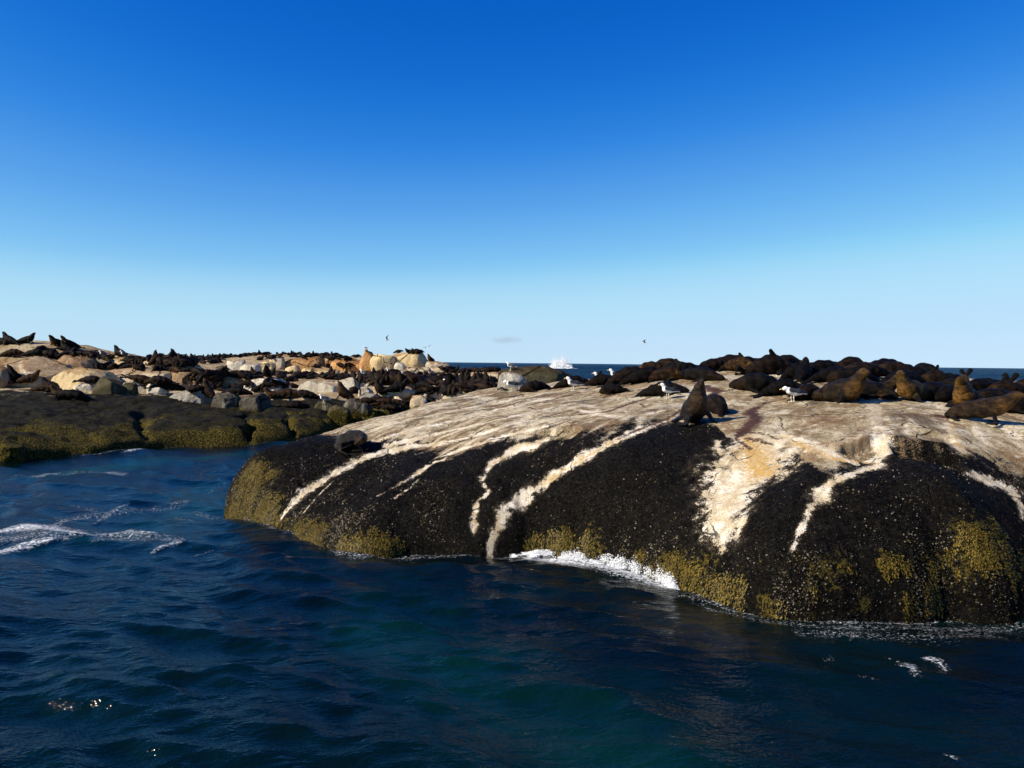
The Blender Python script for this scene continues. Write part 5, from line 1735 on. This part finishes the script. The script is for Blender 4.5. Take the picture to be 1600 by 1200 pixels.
L_ = (0.02 + 0.045 * rs.rand(len(pick)))[:, None]
W_ = (0.004 + 0.007 * rs.rand(len(pick)))[:, None]
O_ = np.stack([X_, Y_, Z_], 1)
a0 = O_ - B_ * W_
a1 = O_ + B_ * W_
b0 = O_ + D_ * L_ * .5 + N_ * L_ * .55 - B_ * W_ * 1.2
b1 = O_ + D_ * L_ * .5 + N_ * L_ * .55 + B_ * W_ * 1.2
c0 = O_ + D_ * L_ + N_ * L_ * .25
Vw = np.stack([a0, a1, b0, b1, c0], 1).reshape(-1, 3)
k5 = np.arange(len(pick)) * 5
Fw = np.concatenate([np.stack([k5, k5 + 1, k5 + 3], 1), np.stack([k5, k5 + 3, k5 + 2], 1), np.stack([k5 + 2, k5 + 3, k5 + 4], 1)])
m = NT('weed')
g_ = m.n('NewGeometry')
wc = m.mix(m.ramp(g_.outputs['Random Per Island'], 0, 1), (0.006, 0.005, 0.0012), (0.15, 0.108, 0.018))
MAT_WEED = m.fin(Base_Color=wc, Roughness=0.5, Specular_IOR_Level=0.12)
link('seaweed', np_mesh('seaweed', Vw, Fw, smooth=False, mats=[MAT_WEED]), kind='stuff', label='golden green seaweed fringe along the waterline of the near rock', category='seaweed')

ok = (zz_ > 0.02) & (GY.ravel() < 22) & (tan.ravel() < 0.55) & (guano.ravel() < 0.35)
cand = np.nonzero(ok)[0]
wgt = np.sqrt(1 + slope[cand] ** 2) * (0.15 + 1.2 * np.clip(1.4 - zz_[cand], 0, 1.4)) * np.clip(0.15 + 2.2 * fbm2(GX * 1.3, GY * 1.3, 4, 1, 0.7).ravel()[cand], 0.05, 2)
pick = rs.choice(cand, 46000, p=wgt / wgt.sum())
X_, Y_ = GX.ravel()[pick] + rs.randn(len(pick)) * .03, GY.ravel()[pick] + rs.randn(len(pick)) * .03
gX, gY = np.gradient(RZ, rx, ry)
gX, gY = gX.ravel()[pick], gY.ravel()[pick]
O_ = np.stack([X_, Y_, rock(X_, Y_)], 1)
N_ = np.stack([-gX, -gY, np.ones_like(gX)], 1)
N_ /= np.linalg.norm(N_, axis=1, keepdims=True)
T_ = rs.randn(len(pick), 3)
T_ -= N_ * (T_ * N_).sum(1, keepdims=True)
T_ /= np.linalg.norm(T_, axis=1, keepdims=True)
B_ = np.cross(N_, T_)
R_ = (0.005 + 0.018 * rs.rand(len(pick)) ** 2.6)[:, None]
tip = O_ + N_ * R_ * (0.8 + 0.7 * rs.rand(len(pick), 1)) + T_ * R_ * 0.5
vs = [O_ - N_ * .004 + R_ * (T_ * math.cos(a) + B_ * math.sin(a)) for a in (0, 1.571, 3.142, 4.712)]
Vb = np.stack(vs + [tip], 1).reshape(-1, 3)
k5 = np.arange(len(pick)) * 5
Fb = np.concatenate([np.stack([k5 + a, k5 + (a + 1) % 4, k5 + 4], 1) for a in range(4)])
m = NT('barnacles')
g_ = m.n('NewGeometry')
rnd = g_.outputs['Random Per Island']
bc = m.mix(m.math('POWER', m.ramp(rnd, 0.60, 1.0), 2.0), (0.002, 0.0018, 0.0016), (0.17, 0.15, 0.12))
bc = m.mix(m.ramp(rnd, 0.12, 0.06), bc, (0.06, 0.045, 0.012))
MAT_BARN = m.fin(Base_Color=bc, Roughness=0.55, Specular_IOR_Level=0.04)
link('barnacles', np_mesh('barnacles', Vb, Fb, smooth=False, mats=[MAT_BARN]), kind='stuff', label='mussels and barnacles crusting the dark face of the near rock', category='barnacles')

# ------------------------------------------------------------------ a thin far cloud
for (px, py, w_, h_, lab) in ((790, 531, 74, 16, 'faint grey wisp of cloud low over the sea'),):
    D = 4000.0
    c = at_depth(px, py, D)
    v, f = ICO[4]
    me = np_mesh('cloud', v * np.array([w_ * D / F_PX / 2, w_ * D / F_PX / 4, h_ * D / F_PX / 2]), f)
    m = NT('cloud_vapour')
    m.t.nodes.remove(m.bsdf)
    pv = m.n('VolumePrincipled')
    tc = m.n('TexCoord')
    sp_ = m.n('VectorMath', operation='LENGTH')
    mp = m.n('Mapping')
    mp.inputs['Location'].default_value = (-1, -1, -1)
    mp.inputs['Scale'].default_value = (2, 2, 2)
    m.t.links.new(tc.outputs['Generated'], mp.inputs['Vector'])
    m.t.links.new(mp.outputs['Vector'], sp_.inputs[0])
    fall = m.ramp(sp_.outputs['Value'], 1.0, 0.2)
    nz = m.noise(0.022, 4, 0.6, tc.outputs['Object'])
    m.set(pv.inputs['Density'], m.math('MULTIPLY', m.math('MULTIPLY', fall, m.ramp(nz, 0.34, 0.66)), 0.010))
    m.set(pv.inputs['Color'], (0.55, 0.6, 0.68))
    m.t.links.new(pv.outputs[0], m.out.inputs['Volume'])
    me.materials.append(m.m)
    o = link('cloud', me, kind='stuff', label=lab, category='cloud')
    o.location = c
